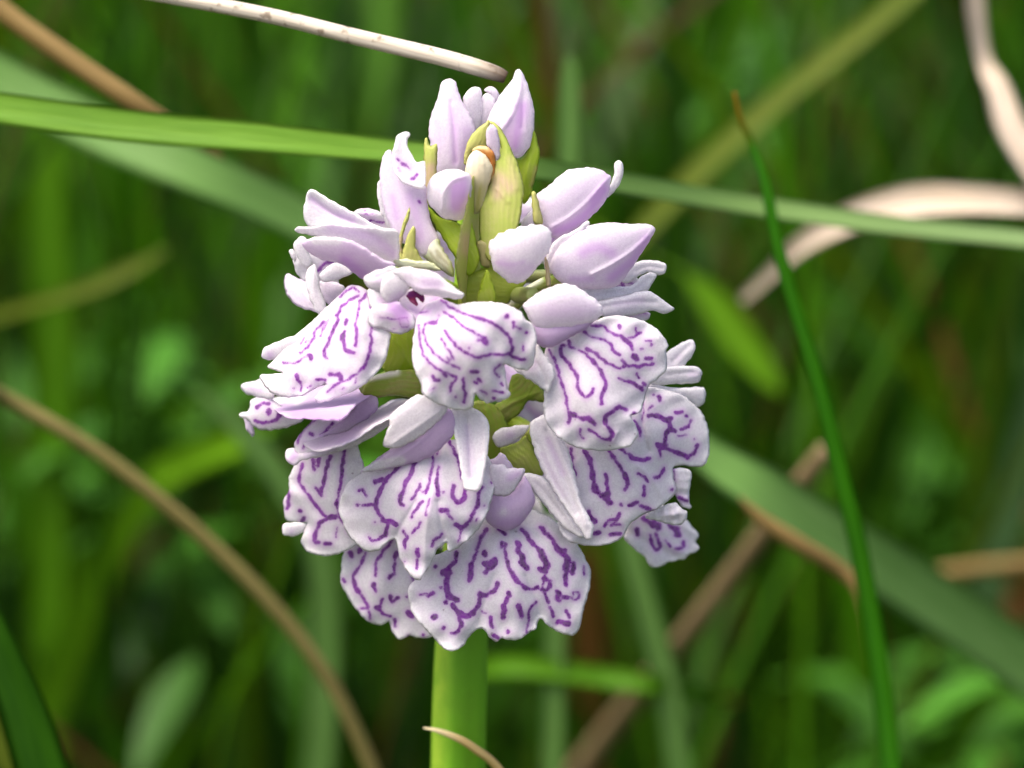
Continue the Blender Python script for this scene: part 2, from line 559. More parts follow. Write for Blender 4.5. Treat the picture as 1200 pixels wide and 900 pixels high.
shape("throat", "Pf", "440 480 520 440 650 450 800 500 835 560 800 650 740 700 680 730 600 730 560 690 500 640 440 580", "500 360 160 480 348 150 505 375 172", M_PETAL, f, dome=-5, base=0.22, tint="6 .6:760 530 720 620;6 .4:540 600 600 660")
shape("throat_spot", "Pf", "490 500 525 465 575 445 625 470 655 515 645 560 620 550 595 520 578 515 600 575 585 590 545 560 515 530", "500 360 172 480 348 170", M_RED, f, th=2, base=1.0, step=1.5, marks="90:520 500 570 480 620 530")
shape("hood", "Pf", "270 440 290 340 360 285 430 290 530 400 500 470 460 510 420 540 340 560 290 520", "460 330 166", M_PETAL, f, vol=0.55, tint="7 .45:450 500 400 530")
shape("hood", "Pf", "370 290 430 255 510 245 620 265 740 290 820 340 890 400 960 450 1005 480 990 520 930 530 800 512 700 496 600 478 530 425 460 350", "470 320 172 540 345 190 500 320 180", M_PETAL, f, vol=0.45, tint="8 .4:660 380 760 400;5 .2:500 340 600 440", ridge="3 2.5:520 420 650 440 800 450 950 490", ruf=0.8)
ovary(560, 380, 10, 470, 335, 140, 9, 12, f)

# ---- flower 2: front right
f = new_flower("front right flower with a pinkish white folded hood", 660, 370, 150)
shape("lip", "B", "60 350 30 520 48 660 40 780 60 870 130 960 240 1035 350 1063 480 1070 590 1052 650 1040 700 975 708 930 670 860 660 820 720 800 745 740 760 680 790 610 850 560 905 500 910 430 905 360 918 330 880 255 820 200 740 155 660 130 560 120 470 130 380 165 250 230 150 300",
      "660 405 150 640 480 165 700 400 158 775 400 135 700 480 180 690 525 178 740 510 172 750 460 160 775 430 140", M_PETAL, f, dome=8, ruf=3.2, fan=(655, 395, 3, 8), vein=(655, 395),
      ridge="3 3:560 940 520 1010 480 900",
      marks="14:80 355 110 410;20:110 410 140 490 160 570 195 660 205 740 225 800;26:225 800 220 880;30:235 810 300 840 360 840;34:360 845 400 885;20:215 295 230 340 262 352;24:190 330 155 340 175 400 235 480 280 550 290 640 330 690 370 670 385 635;16:290 360 350 400;26:350 400 410 460 460 540 475 620 450 680 450 735;24:345 350 420 395 480 450;18:480 450 575 490;16:320 235 400 275 470 290;22:470 290 520 330 545 380 580 400;22:590 430 620 465 600 480;24:620 465 700 475 815 460;20:380 190 450 195 520 240 590 265;30:590 265 640 310 665 355;18:640 280 690 260 725 235;16:690 205 700 245;26:575 190 572 205;16:760 290 795 300;16:805 320 800 330;18:725 355 735 352;40:680 405 695 425;26:765 415 795 415;14:570 560 640 585;26:640 585 700 610 738 645;20:700 530 715 560;20:740 590 755 605;28:470 830 530 790 570 755;24:570 755 600 775 625 785;28:480 820 480 880 520 930 530 960 510 995;18:510 995 460 985 360 920;16:300 920 300 960 320 980;30:680 810")
shape("sepal", "A", "945 300 1000 380 1060 460 1085 530 1060 610 1030 665 1000 640 930 590 820 520 790 490 900 480 940 420", "620 430 165 645 450 172", M_PETAL, f, dome=4, ridge="3 -2.5:930 430 990 510 1020 600", tint="5 .25:940 450 920 490")
shape("hood", "T", "60 265 110 220 180 180 280 150 340 160 400 200 480 260 492 315 440 355 350 380 240 395 150 398 110 370 80 310", "660 360 168", M_PETAL, f, vol=0.62, tint="12 .28:200 300 350 300;8 .2:430 290", base=0.08, jag=0.8)
shape("hood", "T", "110 360 240 372 350 360 450 335 405 390 300 450 220 492 160 492 125 455", "655 385 166", M_PETAL, f, vol=0.8, base=0.55)
ovary(575, 372, 20, 625, 345, 130, 9, 13, f, 0.1)
ovary(572, 352, 10, 655, 322, 40, 10, 10, root, 0.15)

# ---- flower 3: left
f = new_flower("left flower with a lilac hood and a drooping bright white lip", 415, 320, 130)
shape("lip", "E", "800 20 870 40 930 90 965 150 940 300 1000 325 1065 360 1050 480 1020 570 950 660 860 740 740 800 640 835 560 855 530 825 560 780 605 722 520 760 440 800 340 812 240 790 170 720 145 655 240 650 300 640 250 625 205 595 290 500 370 400 430 350 510 280 600 190 700 100 760 40",
      "420 340 128 455 400 165 400 450 170 375 468 160 350 440 140 310 440 95 320 420 95 360 390 118 430 440 172 420 390 160", M_PETAL, f, dome=7, ruf=2.6, fan=(420, 338, 3, 9), vein=(422, 335),
      ridge="4 -3:440 800 430 700 400 620",
      marks="16:710 105 760 60 800 45 850 75;18:840 100 780 130;26:790 120 770 135;18:780 130 720 180 690 230;24:705 205 690 235;12:640 260 600 320 570 385;18:600 280 545 340 520 410 480 465;14:480 465 430 505;20:430 500;10:460 390 430 440;10:470 430 478 415;12:320 570 390 570 450 540 490 510;20:315 570;30:505 520 508 540;22:700 270 660 340 630 420 600 500 620 540;22:890 90 850 140;16:850 140 835 220 820 300;22:820 300 830 380 815 450;34:800 505 780 490;24:795 505 750 480 735 420 740 350;34:735 380 722 400;24:750 270 748 300;20:935 90 925 180;18:930 330 930 420;22:930 420 915 510 880 600;18:880 600 810 660 740 700 680 725 620 780;30:645 655 700 655 720 695;20:600 690 545 685;26:405 660 430 710;14:430 710 440 770;12:480 745 510 730;10:740 745 725 755;10:830 680 815 710;12:385 750")
shape("lobe", "E", "400 380 270 425 185 460 155 510 180 548 250 550 330 530 420 470", "310 415 90 345 405 110", M_PETAL, f, vol=0.4, tint="5 .5:220 520")
shape("petal", "K", "150 355 180 330 280 335 400 310 520 325 680 330 800 345 880 370 890 500 885 575 840 600 740 560 640 500 540 450 400 420 260 395 170 375", "345 268 70 440 280 135 465 300 130", M_PETAL, f, dome=10, tint="6 .25:400 340 700 400 840 520", ridge="3 -2:300 350 500 350 700 400")
shape("hood", "K", "205 450 250 420 330 403 450 408 570 438 660 488 760 555 860 600 800 650 640 705 560 655 500 605 430 582 350 570 260 520 215 485", "360 290 100 440 310 140 400 295 125", M_PETAL, f, vol=0.62, base=0.34, tint="7 .7:500 570 600 640 640 680;5 -.5:300 430 450 430", ridge="3 2:230 460 400 520 560 600")
shape("petal", "K", "240 90 265 70 330 100 440 165 580 240 700 310 820 370 700 365 540 360 400 340 250 335 220 280 210 220 230 130", "360 225 55 370 260 60 440 260 110", M_PETAL, f, dome=-3, th=3, ridge="4 -6:270 130 340 190 450 260 640 330", ruf=1, tint="5 .4:280 150 400 230 560 290")
ovary(545, 345, 0, 430, 322, 110, 9, 12, f)

# ---- flower 4: far left, seen from behind flower 3
f = new_flower("small left flower half hidden behind the lilac hood", 370, 320, 40)
shape("lip", "K", "150 500 250 470 420 560 450 640 460 760 400 800 300 760 200 700 150 620", "360 320 42", M_PETAL, f, dome=5, ruf=2, marks="20:330 640 345 610;34:385 580 410 575;16:310 650 360 600 390 580")
shape("sepal", "K", "150 440 200 400 240 420 245 480 270 560 280 600 235 632 200 600 160 530 145 480", "355 305 58", M_PETAL, f, vol=0.45)
shape("sepal", "K", "112 505 128 490 150 500 165 560 150 580 130 550", "343 300 45", M_PETAL, f, vol=0.5)
shape("petal", "K", "325 665 420 590 490 600 560 655 500 690 410 720 340 718", "380 318 80 410 320 95", M_PETAL, f, dome=4, ruf=1)
shape("petal", "K", "330 720 420 715 510 770 455 850 400 890 350 830", "385 340 55", M_PETAL, f, dome=4, base=0.15)
shape("petal", "K", "78 690 110 662 160 690 240 720 300 800 360 960 320 940 200 905 130 860 90 800 80 750", "345 340 40 370 360 62", M_PETAL, f, dome=5, base=0.2, ridge="3 2:110 690 180 740 260 860")
shape("sepal", "K", "235 650 290 600 320 680 335 780 380 900 400 970 310 940 262 850 230 740", "365 330 78 380 365 85", M_PETAL, f, vol=0.4, ridge="2.5 2.5:290 650 290 800 350 930")

# ---- flower 5: lower left, its lilac hood held level
f = new_flower("lower left flower with a long lilac hood lying level", 400, 470, 100)
shape("hood", "F", "235 410 330 385 480 375 560 330 620 300 760 310 900 320 970 370 930 405 860 445 800 515 740 550 600 553 480 545 380 540 300 500 250 450", "320 480 80 370 475 115 430 465 130", M_PETAL, f, vol=0.6, base=0.5, tint="8 .6:420 520 540 530 640 545 740 545;5 -.5:280 415 400 400;4 -.5:440 430 465 405")
shape("petal", "F", "45 320 60 295 170 268 200 240 270 290 270 400 150 390 80 370 50 345", "290 450 55 320 460 75", M_PETAL, f, dome=4, ruf=1.5, tint="4 .3:120 330 180 345")
shape("lip", "F", "92 490 110 420 150 390 250 395 320 450 420 510 490 545 400 595 300 620 200 625 130 600 100 560 40 530 28 512 60 498", "290 480 60 350 490 85", M_PETAL, f, dome=8, ruf=1.2, marks="24:155 465 190 440 240 440;36:240 490 248 505;22:145 560 220 575 290 550;34:300 545 308 520")
shape("sepal", "F", "62 520 98 540 125 590 140 650 125 672 95 640 78 605", "293 505 58", M_PETAL, f, vol=0.5, base=0.3)
ovary(545, 430, 10, 425, 455, 105, 10, 12, f, 0.0)

# ---- flower 6: left, low
f = new_flower("low left flower with two narrow sepals crossing its lip", 420, 490, 110)
shape("lip", "G", "290 -170 430 -190 560 -100 600 20 630 130 660 250 640 400 640 560 610 690 540 740 440 780 340 790 250 760 200 700 215 620 235 560 190 550 100 540 70 430 80 380 110 330 110 250 150 130 150 0 200 -80",
      "390 490 95 340 540 80 335 610 70 380 650 98 420 620 122 400 560 120", M_PETAL, f, dome=8, ruf=3, fan=(390, 485, 2.6, 9), vein=(395, 480),
      marks="16:290 -170 200 -80 170 0;18:420 -140 340 -60;28:260 -70 275 -65;16:220 0 215 30;22:210 140 190 200 185 270 230 340 290 420 350 500 380 520;38:385 522 430 518;28:380 525 330 560 300 630 290 690 320 695;24:370 700 400 700;10:450 590 440 660;28:280 115 290 175;24:325 105 315 160;26:405 90 375 180 360 260 340 340;22:300 310 340 360;26:500 60 485 150 480 260;18:480 260 460 370 445 420;26:445 420;16:445 420 460 500 500 570 540 630;24:105 330 110 400 95 460;26:190 470 195 475;30:215 520 200 545")
shape("lobe", "G", "68 575 100 555 235 560 225 610 150 650 72 638", "340 620 80", M_PETAL, f, vol=0.4, tint="4 .3:130 620")
shape("hood", "F", "590 670 700 600 800 510 870 430 950 375 1000 400 1010 470 980 500 860 600 760 650", "400 490 112 430 475 120", M_PETAL, f, vol=0.4, base=0.42)
shape("sepal", "F", "480 690 600 660 760 640 860 580 980 490 1100 410 1170 403 1260 420 1230 480 1060 560 960 620 850 690 750 735 600 775 500 745", "365 520 120 430 495 138 475 475 135", M_PETAL, f, vol=0.38, base=0.12, ridge="2.5 -2.5:560 710 760 680 980 550 1180 440")
shape("sepal", "F", "352 800 372 757 415 748 445 780 600 768 750 720 850 670 960 595 1060 530 1150 500 1240 470 1250 520 1150 560 1060 615 900 712 780 762 600 812 475 840 420 872 380 855", "340 535 120 410 525 140 470 490 146", M_PETAL, f, vol=0.5, tint="5 .6:400 830 420 800;4 .25:500 800 700 770", ridge="2.5 2:420 800 600 785 780 730 1000 600")

# ---- flower 7: lower centre left
f = new_flower("lower centre flower with a large violet-veined three-lobed lip", 520, 510, 150)
shape("lip", "H", "640 -90 760 -90 900 -60 1030 30 1075 120 1085 200 1060 330 1010 470 930 580 850 650 770 700 745 690 735 640 680 680 640 770 590 850 550 900 490 870 430 790 400 700 380 615 330 630 260 690 180 700 110 650 40 570 0 470 -20 400 10 280 60 200 150 130 280 20 400 -40 520 -90",
      "520 520 150 420 590 145 430 640 152 480 640 190 490 675 196 560 600 185 540 640 190 500 600 192 580 560 165", M_PETAL, f, dome=8, ruf=3.4, fan=(518, 515, 3, 9), vein=(518, 510),
      ridge="4 -4:380 600 430 500 520 350;4 -4:735 640 700 500 680 350;5 3:600 850 590 600 650 200",
      marks="26:415 85 370 140 310 190;34:300 195 240 205;28:310 205 280 260 250 330;34:250 330 245 390;26:245 390 280 450 290 480;32:290 480 350 490 390 505;28:330 500 310 570 270 610;20:270 610 220 620 190 595;22:150 375 230 365;24:115 372;20:120 270 150 265 175 305;18:235 492;30:520 65 490 150;30:490 150 450 230;30:450 230 425 300 415 350 440 370;20:555 220 530 280 490 335;18:655 -60 640 30 640 90 625 180;22:625 180 595 290;18:570 280;14:680 -20 675 20;20:680 100 670 200;30:670 200 680 300;20:715 280;22:760 -80 800 0 835 90 845 180;30:790 240 780 310 820 355 865 330 870 260;20:570 345 520 410 490 455;14:620 330 600 400;18:600 400 595 440;20:560 495 500 570;22:435 555 460 590 440 640 445 675;30:530 680 540 730;20:540 730 530 810;16:445 770;22:715 575 650 620 640 655;34:700 405 745 412;18:740 430 780 475;20:990 240 965 290;26:965 290 955 370 920 450 890 500;30:890 500 850 525 800 505;14:850 535 820 630;14:1055 210 1057 220;12:1005 375;14:960 465 950 485")
shape("hood", "Q", "985 310 1040 330 1052 420 1010 480 930 545 820 580 700 605 610 610 690 550 770 485 880 410", "450 545 165 520 500 178", M_PETAL, f, vol=0.5, base=0.5, tint="5 -.6:640 600 720 575 800 560", ridge="3 2:1000 330 900 460 760 560")
shape("petal", "Q", "880 250 1000 280 1020 310 990 360 900 440 800 497 740 500 713 482 742 400 750 350 815 290", "455 520 182 500 480 188", M_PETAL, f, dome=6, ruf=1.0, ridge="3 2:990 320 880 400 760 480")
shape("sepal", "Q", "1035 310 1130 310 1190 345 1215 400 1210 480 1195 600 1175 690 1150 702 1100 692 1085 640 1070 540 1050 430", "545 490 178 557 570 206", M_PETAL, f, dome=-5, th=3, ridge="3 -4:1110 360 1120 500 1130 640;3 3:1190 380 1190 560 1165 670", tint="5 .2:1110 400 1120 520 1140 640")
ovary(560, 490, 20, 525, 490, 150, 10, 12, f)

# ---- flower 8: lower right
f = new_flower("lower right flower with a wide lip and two long white sepals", 680, 480, 110)
shape("lip", "C", "500 300 700 200 830 205 1000 250 1110 330 1160 390 1200 500 1208 650 1180 740 1110 762 1040 755 960 760 955 830 975 930 930 990 860 1050 740 1100 640 1180 600 1255 520 1300 420 1320 320 1312 240 1295 170 1240 130 1100 110 900 110 700 200 500 350 350",
      "680 500 115 660 600 140 700 640 142 760 590 128 750 520 122 790 460 80 830 530 72 800 545 92 700 560 130", M_PETAL, f, dome=9, ruf=3.2, fan=(675, 490, 3, 9), vein=(675, 490),
      ridge="3 -5:742 280 735 460 780 650;4 3:900 1000 800 850 700 750",
      marks="10:740 300 742 380 730 440;18:775 360 810 335;22:815 255;26:855 270 858 300;26:780 405 830 400;36:840 405 880 420 930 430;34:930 430 930 480 900 540;28:900 540 890 600;42:850 612 890 615;24:930 500 970 515;30:850 615 920 640 990 665;34:990 665 1060 690;26:1060 690 1100 660 1125 615;18:855 620 860 690;16:1100 570;24:970 380 1015 375;26:1045 405;18:1080 440 1060 480;22:1060 480 1010 500;14:985 545 1045 540;18:680 440 720 490;20:700 480 725 520 720 550;22:580 635 640 680;28:640 680 700 715 780 705;22:235 630 240 720 265 820;34:330 650 370 730 390 850;40:390 850 410 930 470 960;50:485 960 500 1010;26:480 820 490 900 500 960;26:500 655 560 730 610 810;34:610 810 640 880;26:640 880 610 925;20:710 810 760 840 770 870;26:750 900 750 960;22:885 770 870 820;26:870 820 820 845;28:590 1030;26:640 1035 700 1010;30:730 1035 785 1060;22:945 920;18:810 1070;26:360 1080 375 1120;34:375 1120 410 1150;24:470 1180 500 1145 560 1130 575 1090;26:515 1170 580 1170;30:400 1230 430 1225;28:510 1240 580 1235")
shape("lobe", "D", "812 190 880 165 940 180 966 212 952 300 945 400 962 445 945 465 900 440 865 400 842 330 825 250", "800 570 95", M_PETAL, f, dome=5, ruf=2.2, rwl=14, marks="24:860 370 925 400;10:835 180 845 260")
shape("lobe", "D", "640 520 690 470 760 440 850 415 900 460 932 478 925 530 885 572 800 565 730 545", "790 605 108", M_PETAL, f, dome=4, ruf=2.5, rwl=12, ridge="2 2.5:720 510 820 500 900 490;2 -2.5:740 530 850 530")
shape("sepal", "R", "243 190 300 145 330 160 360 220 420 300 450 400 490 560 520 620 542 665 532 722 510 730 480 690 420 600 340 480 290 380 258 290", "630 500 140 690 630 172", M_PETAL, f, dome=4, th=4, tint="4 .3:330 260 400 420;4 .2:300 330 400 520", ridge="2.6 -4:320 220 380 380 470 600;2.6 3:350 220 430 420 510 660;2.5 -2:280 270 350 440 450 610")
shape("sepal", "R", "200 422 290 428 340 470 400 560 470 660 500 712 480 722 400 672 330 592 265 510", "620 565 128 680 628 158", M_PETAL, f, dome=3, th=4, ridge="2.6 -3:280 470 400 620;2.5 3:320 470 450 660")
shape("petal", "R", "70 245 100 210 240 192 215 240 130 292 85 292", "595 510 92", M_PETAL, f, dome=3, tint="6 .3:150 240")
ovary(575, 500, 20, 640, 520, 100, 10, 14, f)
shape("bract", "R", "105 300 180 275 250 225 270 320 305 425 220 432 140 392", "610 535 85", M_BRACT, f, dome=6)

# ---- flower 9: bottom centre
f = new_flower("bottom centre flower with a round lilac hood", 590, 590, 130)
shape("lip", "I", "560 -150 700 -150 790 -125 880 -80 1000 0 1070 90 1130 200 1158 270 1150 380 1120 490 1085 640 1050 680 980 670 900 630 840 575 815 600 810 640 750 670 710 705 640 710 590 700 550 720 510 690 470 640 440 635 380 690 340 750 280 780 220 765 150 690 80 620 20 540 0 470 -10 380 60 300 150 180 250 130 350 80 430 -20 500 -110",
      "595 600 120 500 700 150 530 750 172 590 740 168 670 735 150 685 670 125 590 680 160 640 650 140", M_PETAL, f, dome=8, ruf=3.4, fan=(595, 605, 3, 10), vein=(595, 605),
      ridge="4 -3:440 640 470 500 540 300;4 -3:840 570 800 430 740 300",
      marks="26:490 0 450 80 420 160 395 220;36:395 230 385 320;26:305 150 290 210 240 260;50:220 275 250 275;36:240 300 235 370 250 420;44:250 430 295 450;34:280 480 310 540;40:310 540 350 555 400 540;26:400 540 440 490 450 420;34:450 420 490 425;26:490 425 540 390 568 345;28:320 560 330 620;20:330 620 300 660 265 670;16:65 420 110 412;24:120 425 150 405;36:155 560 170 560;22:220 628 215 635;24:165 240;26:230 470;20:200 375;22:570 5 610 30;20:590 90 590 120;24:610 95 615 180 650 280;32:650 280 700 345;24:700 345 750 380 815 372;36:695 90 705 150;40:705 150 720 210 750 245;28:720 0 770 70 840 150;40:840 150 875 210;44:880 220 865 260 840 268;30:860 310 895 340 880 385 845 385;14:865 320 850 380;22:860 400 885 470;22:900 500 920 560;28:830 -10 900 50 940 120;36:940 120 1000 180;44:1010 200 1000 260;32:1000 260 995 350;28:1000 130 985 165;32:1050 220 1040 280;14:1110 240 1118 290;40:950 410 950 450;22:980 435 1020 440;14:1030 440 1070 450 1085 410 1050 405 1040 430;34:950 595 1020 605;22:1000 520 1015 560;34:480 150 482 165;60:500 225 530 215;30:485 275 540 190;26:632 410 640 430;24:630 430 610 480;34:605 490 600 560;34:695 490 715 555;16:810 465 765 520 760 590 745 660;28:632 658;24:512 560 530 625;32:545 680 560 685;10:460 520 490 545;10:85 680")
shape("hood", "R", "70 400 90 500 150 515 205 450 220 430 258 500 266 560 230 622 180 672 120 687 60 662 32 622 45 540 55 450", "598 590 148", M_PETAL, f, vol=0.75, base=0.48, tint="5 -.3:120 600;6 .4:100 660 200 640")
shape("petal", "R", "60 385 110 375 150 393 218 398 203 450 160 512 120 527 75 517", "592 560 165", M_PETAL, f, dome=5, ruf=1, base=0.1, tint="5 .4:150 440 190 420")
ovary(565, 570, 20, 585, 560, 120, 9, 11, f)
shape("sepal", "H", "1030 60 1075 40 1120 0 1180 60 1215 120 1190 290 1090 305 1080 150", "588 565 128", M_PETAL, f, dome=4, base=0.3)

# ---- flower 10: bottom left
f = new_flower("bottom left flower tucked behind two larger lips", 470, 640, 95)
shape("lip", "J", "70 180 60 260 55 380 100 470 160 560 230 640 300 670 350 675 395 650 410 700 440 760 480 775 540 750 600 765 680 765 760 700 760 500 700 300 600 100 440 0 300 -60 150 80",
      "460 620 95 405 670 90 430 720 100 480 745 118 500 700 120 450 680 115", M_PETAL, f, dome=6, ruf=3, fan=(470, 620, 2.5, 10), vein=(470, 610),
      marks="34:130 170 130 185;32:185 150 187 165;22:230 170 190 260 145 330;28:145 340 160 410;34:160 410 180 440;20:180 440 210 480 250 545;18:195 560 250 555;18:255 580 265 630;22:420 80 350 160 305 230;22:305 230 300 330;32:290 390 285 400;22:285 400 300 440;30:445 165 440 200;20:440 200 430 260 430 310;26:430 310 395 345;20:350 490 335 540;26:335 545 300 550;20:300 550 350 590 405 610;26:400 470 420 510 455 480;40:530 585 550 605;24:435 640 440 680;18:560 340 575 400;22:635 745;14:530 750;20:75 350 85 365;16:520 475")
# ---- flower 11: bottom right
f = new_flower("lowest right flower showing only a frilled lip", 750, 600, 60)
shape("lip", "D", "500 600 520 480 600 420 760 430 900 520 960 570 1012 650 990 690 1018 740 950 780 900 815 800 835 760 860 680 866 630 800 560 740 490 670",
      "740 610 62 760 660 72 815 640 45", M_PETAL, f, dome=6, ruf=3, rwl=18, fan=(740, 590, 2.5, 9), vein=(740, 590),
      marks="30:620 520 680 560;44:690 570 730 590;28:700 540 740 570;26:540 510 545 535;30:578 600 585 640;22:670 640 680 710;24:680 710 720 745 740 720 715 640;16:780 680 815 720;30:800 570 840 600;48:850 610 870 635;24:850 740 900 730 910 690")
# ---- flower 12: right, three petals
f = new_flower("right hand flower of which three white petals stick out", 790, 440, 60)
shape("petal", "T", "820 540 900 480 950 455 985 460 992 500 960 560 910 610 830 620", "790 425 62 810 405 50", M_PETAL, f, vol=0.38, ridge="2.5 -3:870 570 920 520 960 480;2.5 2:890 590 950 520", tint="5 .15:900 550")
shape("petal", "T", "700 650 840 600 960 595 1012 605 1027 642 1000 686 900 692 760 695", "770 440 80 815 438 60", M_PETAL, f, vol=0.34, ridge="2.5 -3:840 640 980 625;2.5 2:960 660 1005 650", tint="4 .2:960 640 1000 640")
shape("sepal", "T", "730 690 880 712 1032 708 1048 740 1040 792 1010 817 950 785 850 760 760 740", "770 455 75 822 462 60", M_PETAL, f, dome=3, th=4, ruf=1)
# ---- flower 13: upper right
f = new_flower("upper right flower of narrow white petals under the big bud", 720, 345, 60)
shape("lip", "T", "500 170 560 130 600 100 660 100 700 150 720 190 560 230", "730 335 40", M_PETAL, f, dome=3, ruf=2, marks="16:580 130 600 160;12:620 140 650 150;14:560 165 600 170")
shape("petal", "T", "580 120 650 45 720 25 800 28 834 48 826 92 790 106 730 86 680 112 620 150", "735 325 50 770 312 45", M_PETAL, f, vol=0.36, ruf=0.8, ridge="2.5 -2.5:660 80 740 55 810 65")
shape("petal", "T", "360 180 500 165 640 160 700 110 740 90 780 100 762 142 722 192 600 222 450 250", "690 340 95 760 325 62", M_PETAL, f, dome=4, th=4, ridge="3 -3:460 200 640 190 740 120", ruf=1)
shape("petal", "T", "440 260 600 215 720 188 780 208 830 250 877 285 825 312 760 297 640 325 500 335", "700 365 105 780 362 75", M_PETAL, f, dome=5, th=4, ridge="3 -3:480 280 640 250 780 250", ruf=1, tint="5 .2:560 260 700 240")
shape("sepal", "T", "620 325 700 295 748 310 738 342 690 352", "750 370 70", M_PETAL, f, dome=3, marks="10:640 320 690 305 730 312")
# ---- flower 14: the half open one at upper left
f = new_flower("half open upper left flower with a curled tip and dotted lip", 480, 240, 90)
shape("petal", "X", "442 216 448 208 453 235 462 262 472 285 460 278 447 252 443 235", "455 250 60", M_PETAL, f, vol=0.5)
shape("hood", "X", "445 213 446 195 451 178 458 176 465 190 472 206 485 214 499 218 501 240 506 262 514 280 505 298 492 300 480 290 466 280 456 262 449 240", "470 230 95 495 280 110", M_PETAL, f, vol=0.5, base=0.25, tint="6 .4:480 230 490 260 492 280;4 .4:460 230 465 255", marks="3.2:491 236;2.4:493 238")
shape("lip", "O", "340 340 370 200 400 150 450 130 515 133 517 168 492 200 500 280 540 360 590 430 670 425 665 692 560 682 450 642 380 560 340 450", "468 165 98 480 200 112", M_PETAL, f, dome=-4, th=3, ruf=0.8, ridge="3 3:370 560 450 620 560 665 660 675;2.5 3:400 160 380 300", marks="20:385 390 400 410;34:440 445 480 455;12:495 470 522 495;14:400 490 422 520;34:530 598 560 590;26:560 590 590 562")
shape("ovary", "K", "1030 440 1150 400 1190 480 1260 600 1270 690 1200 650 1120 610 1050 530", "505 295 112", M_OVARY, f, vol=0.7, tint="9 .9:1080 450 1140 500 1200 580", base=0.3)
# back petals peeping over flower 3
shape("petal", "K", "560 250 590 215 640 203 700 208 745 225 800 290 880 400 800 380 680 330", "440 260 60", M_PETAL, f, dome=4, ruf=2, marks="14:680 295 730 295 780 305;9:640 252 700 242;7:620 225 660 215", ridge="2.5 2.5:600 240 700 260")

# ---- buds
def bud(lab, x, y, z):
    return empty("flower_bud", P(x, y, z), lab, None, root)
b = bud("tall lilac bud at the top left of the spike", 530, 160, 20)
shape("bud_body", "L", "213 190 230 150 270 138 300 135 325 160 345 230 380 310 430 400 462 480 455 560 420 660 390 780 300 830 190 800 150 620 133 500 150 400 190 290", "530 140 20 530 200 35", M_PETAL, b, vol=0.72, base=0.16, jag=0.5, tint="5 .5:300 350 315 500 320 720;7 .3:400 500 380 700;9 .15:200 400 200 600", ridge="2.5 -3:290 300 310 480 325 720;3 2:230 160 225 240 180 420")
b = bud("pointed lilac bud at the top right of the spike", 605, 140, 15)
shape("bud_body", "L", "722 140 748 72 770 65 798 98 830 180 860 280 876 350 876 450 850 600 770 690 690 660 620 540 545 440 590 330 650 230", "605 120 15 600 170 30", M_PETAL, b, vol=0.75, base=0.12, jag=0.6, tint="8 .75:790 330 770 450 740 600;5 .4:700 420 690 550;5 .3:760 180", ridge="2.5 4:770 100 780 200 720 380 640 500;2.5 -2:800 250 790 480")
b = bud("cluster of small white petal tips between the two tall buds", 565, 120, 0)
shape("petal", "L", "378 270 410 215 460 188 500 205 508 280 510 400 490 500 440 500 400 400", "560 125 8", M_PETAL, b, vol=0.6, base=0.08)
shape("petal", "L", "505 270 545 232 592 268 612 340 580 450 500 500 490 380", "572 130 4", M_PETAL, b, vol=0.6, base=0.1)
shape("petal", "L", "522 215 560 188 605 202 632 252 625 310 590 300 560 240", "578 110 -8", M_PETAL, b, vol=0.6, base=0.15)
b = bud("small round bud seen end on beside the tall bract", 526, 228, 110)
shape("bud_body", "M", "123 140 150 50 230 0 300 -15 380 0 430 40 437 150 415 250 370 342 300 347 230 332 180 282 130 225", "526 228 105", M_PETAL, b, vol=0.85, base=0.06, jag=0.5, tint="9 .95:330 130 330 250;8 .6:380 80 380 200", ridge="2.5 4:230 270 240 160 300 70 390 40")
b = bud("plump lilac bud on the right with a white curled tip", 670, 235, 70)
shape("bud_body", "N", "175 290 240 240 300 190 380 120 470 105 550 95 640 120 692 165 692 220 672 300 620 380 540 462 450 532 340 592 280 587 230 510 190 400", "640 250 75 700 220 60", M_PETAL, b, vol=0.8, base=0.2, jag=0.6, tint="7 .75:640 260 560 380 440 490 310 550;4 .4:660 150 640 230 560 330", ridge="2.5 4.5:670 180 600 260 520 350 400 450 280 520")
shape("petal", "N", "672 310 668 260 700 200 722 110 722 66 750 48 778 68 784 130 762 205 720 265", "720 215 45", M_PETAL, b, dome=3, th=4, ridge="2 -2:740 90 740 160 700 260")
shape("sepal", "N", "60 520 120 410 190 380 230 470 210 530", "625 258 65", M_PETAL, b, vol=0.5, base=0.1)
shape("bract", "N", "138 275 155 262 175 300 195 380 218 485 160 498 142 400", "628 243 92", M_BRACT, b, dome=3, base=0.3)
b = bud("blunt pale bud facing the camera in the middle right", 610, 297, 140)
shape("bud_body", "M", "558 512 620 450 700 415 800 392 920 378 992 430 994 530 960 600 880 702 800 782 730 792 650 752 590 682 568 600", "610 297 135", M_PETAL, b, vol=0.75, base=0.07, jag=0.9, tint="8 .3:650 640 750 700 850 680;3 .35:620 650 720 660 800 640")
b = bud("largest lilac bud pointing right below the plump one", 700, 297, 100)
shape("bud_body", "N", "270 800 310 690 400 590 500 520 620 490 700 485 850 495 960 495 1007 530 962 622 892 732 822 832 740 930 640 950 450 950 330 900", "670 310 105 750 275 80", M_PETAL, b, vol=0.7, base=0.18, jag=0.4, tint="7 .55:500 700 600 660 700 700;7 .65:950 600 850 750 700 870;4 .4:420 880 560 880", ridge="2.5 4.5:985 555 850 680 700 780 560 850")
shape("sepal", "N", "225 800 262 670 330 590 440 540 532 468 548 490 480 560 400 610 330 710 290 840", "660 290 105", M_PETAL, b, vol=0.4, base=0.05, ridge="2.5 -3:280 760 330 640 460 560")
shape("bract", "N", "222 735 240 725 262 820 275 930 240 930 235 830", "640 315 128", M_BRACT, b, vol=0.5, base=0.9)
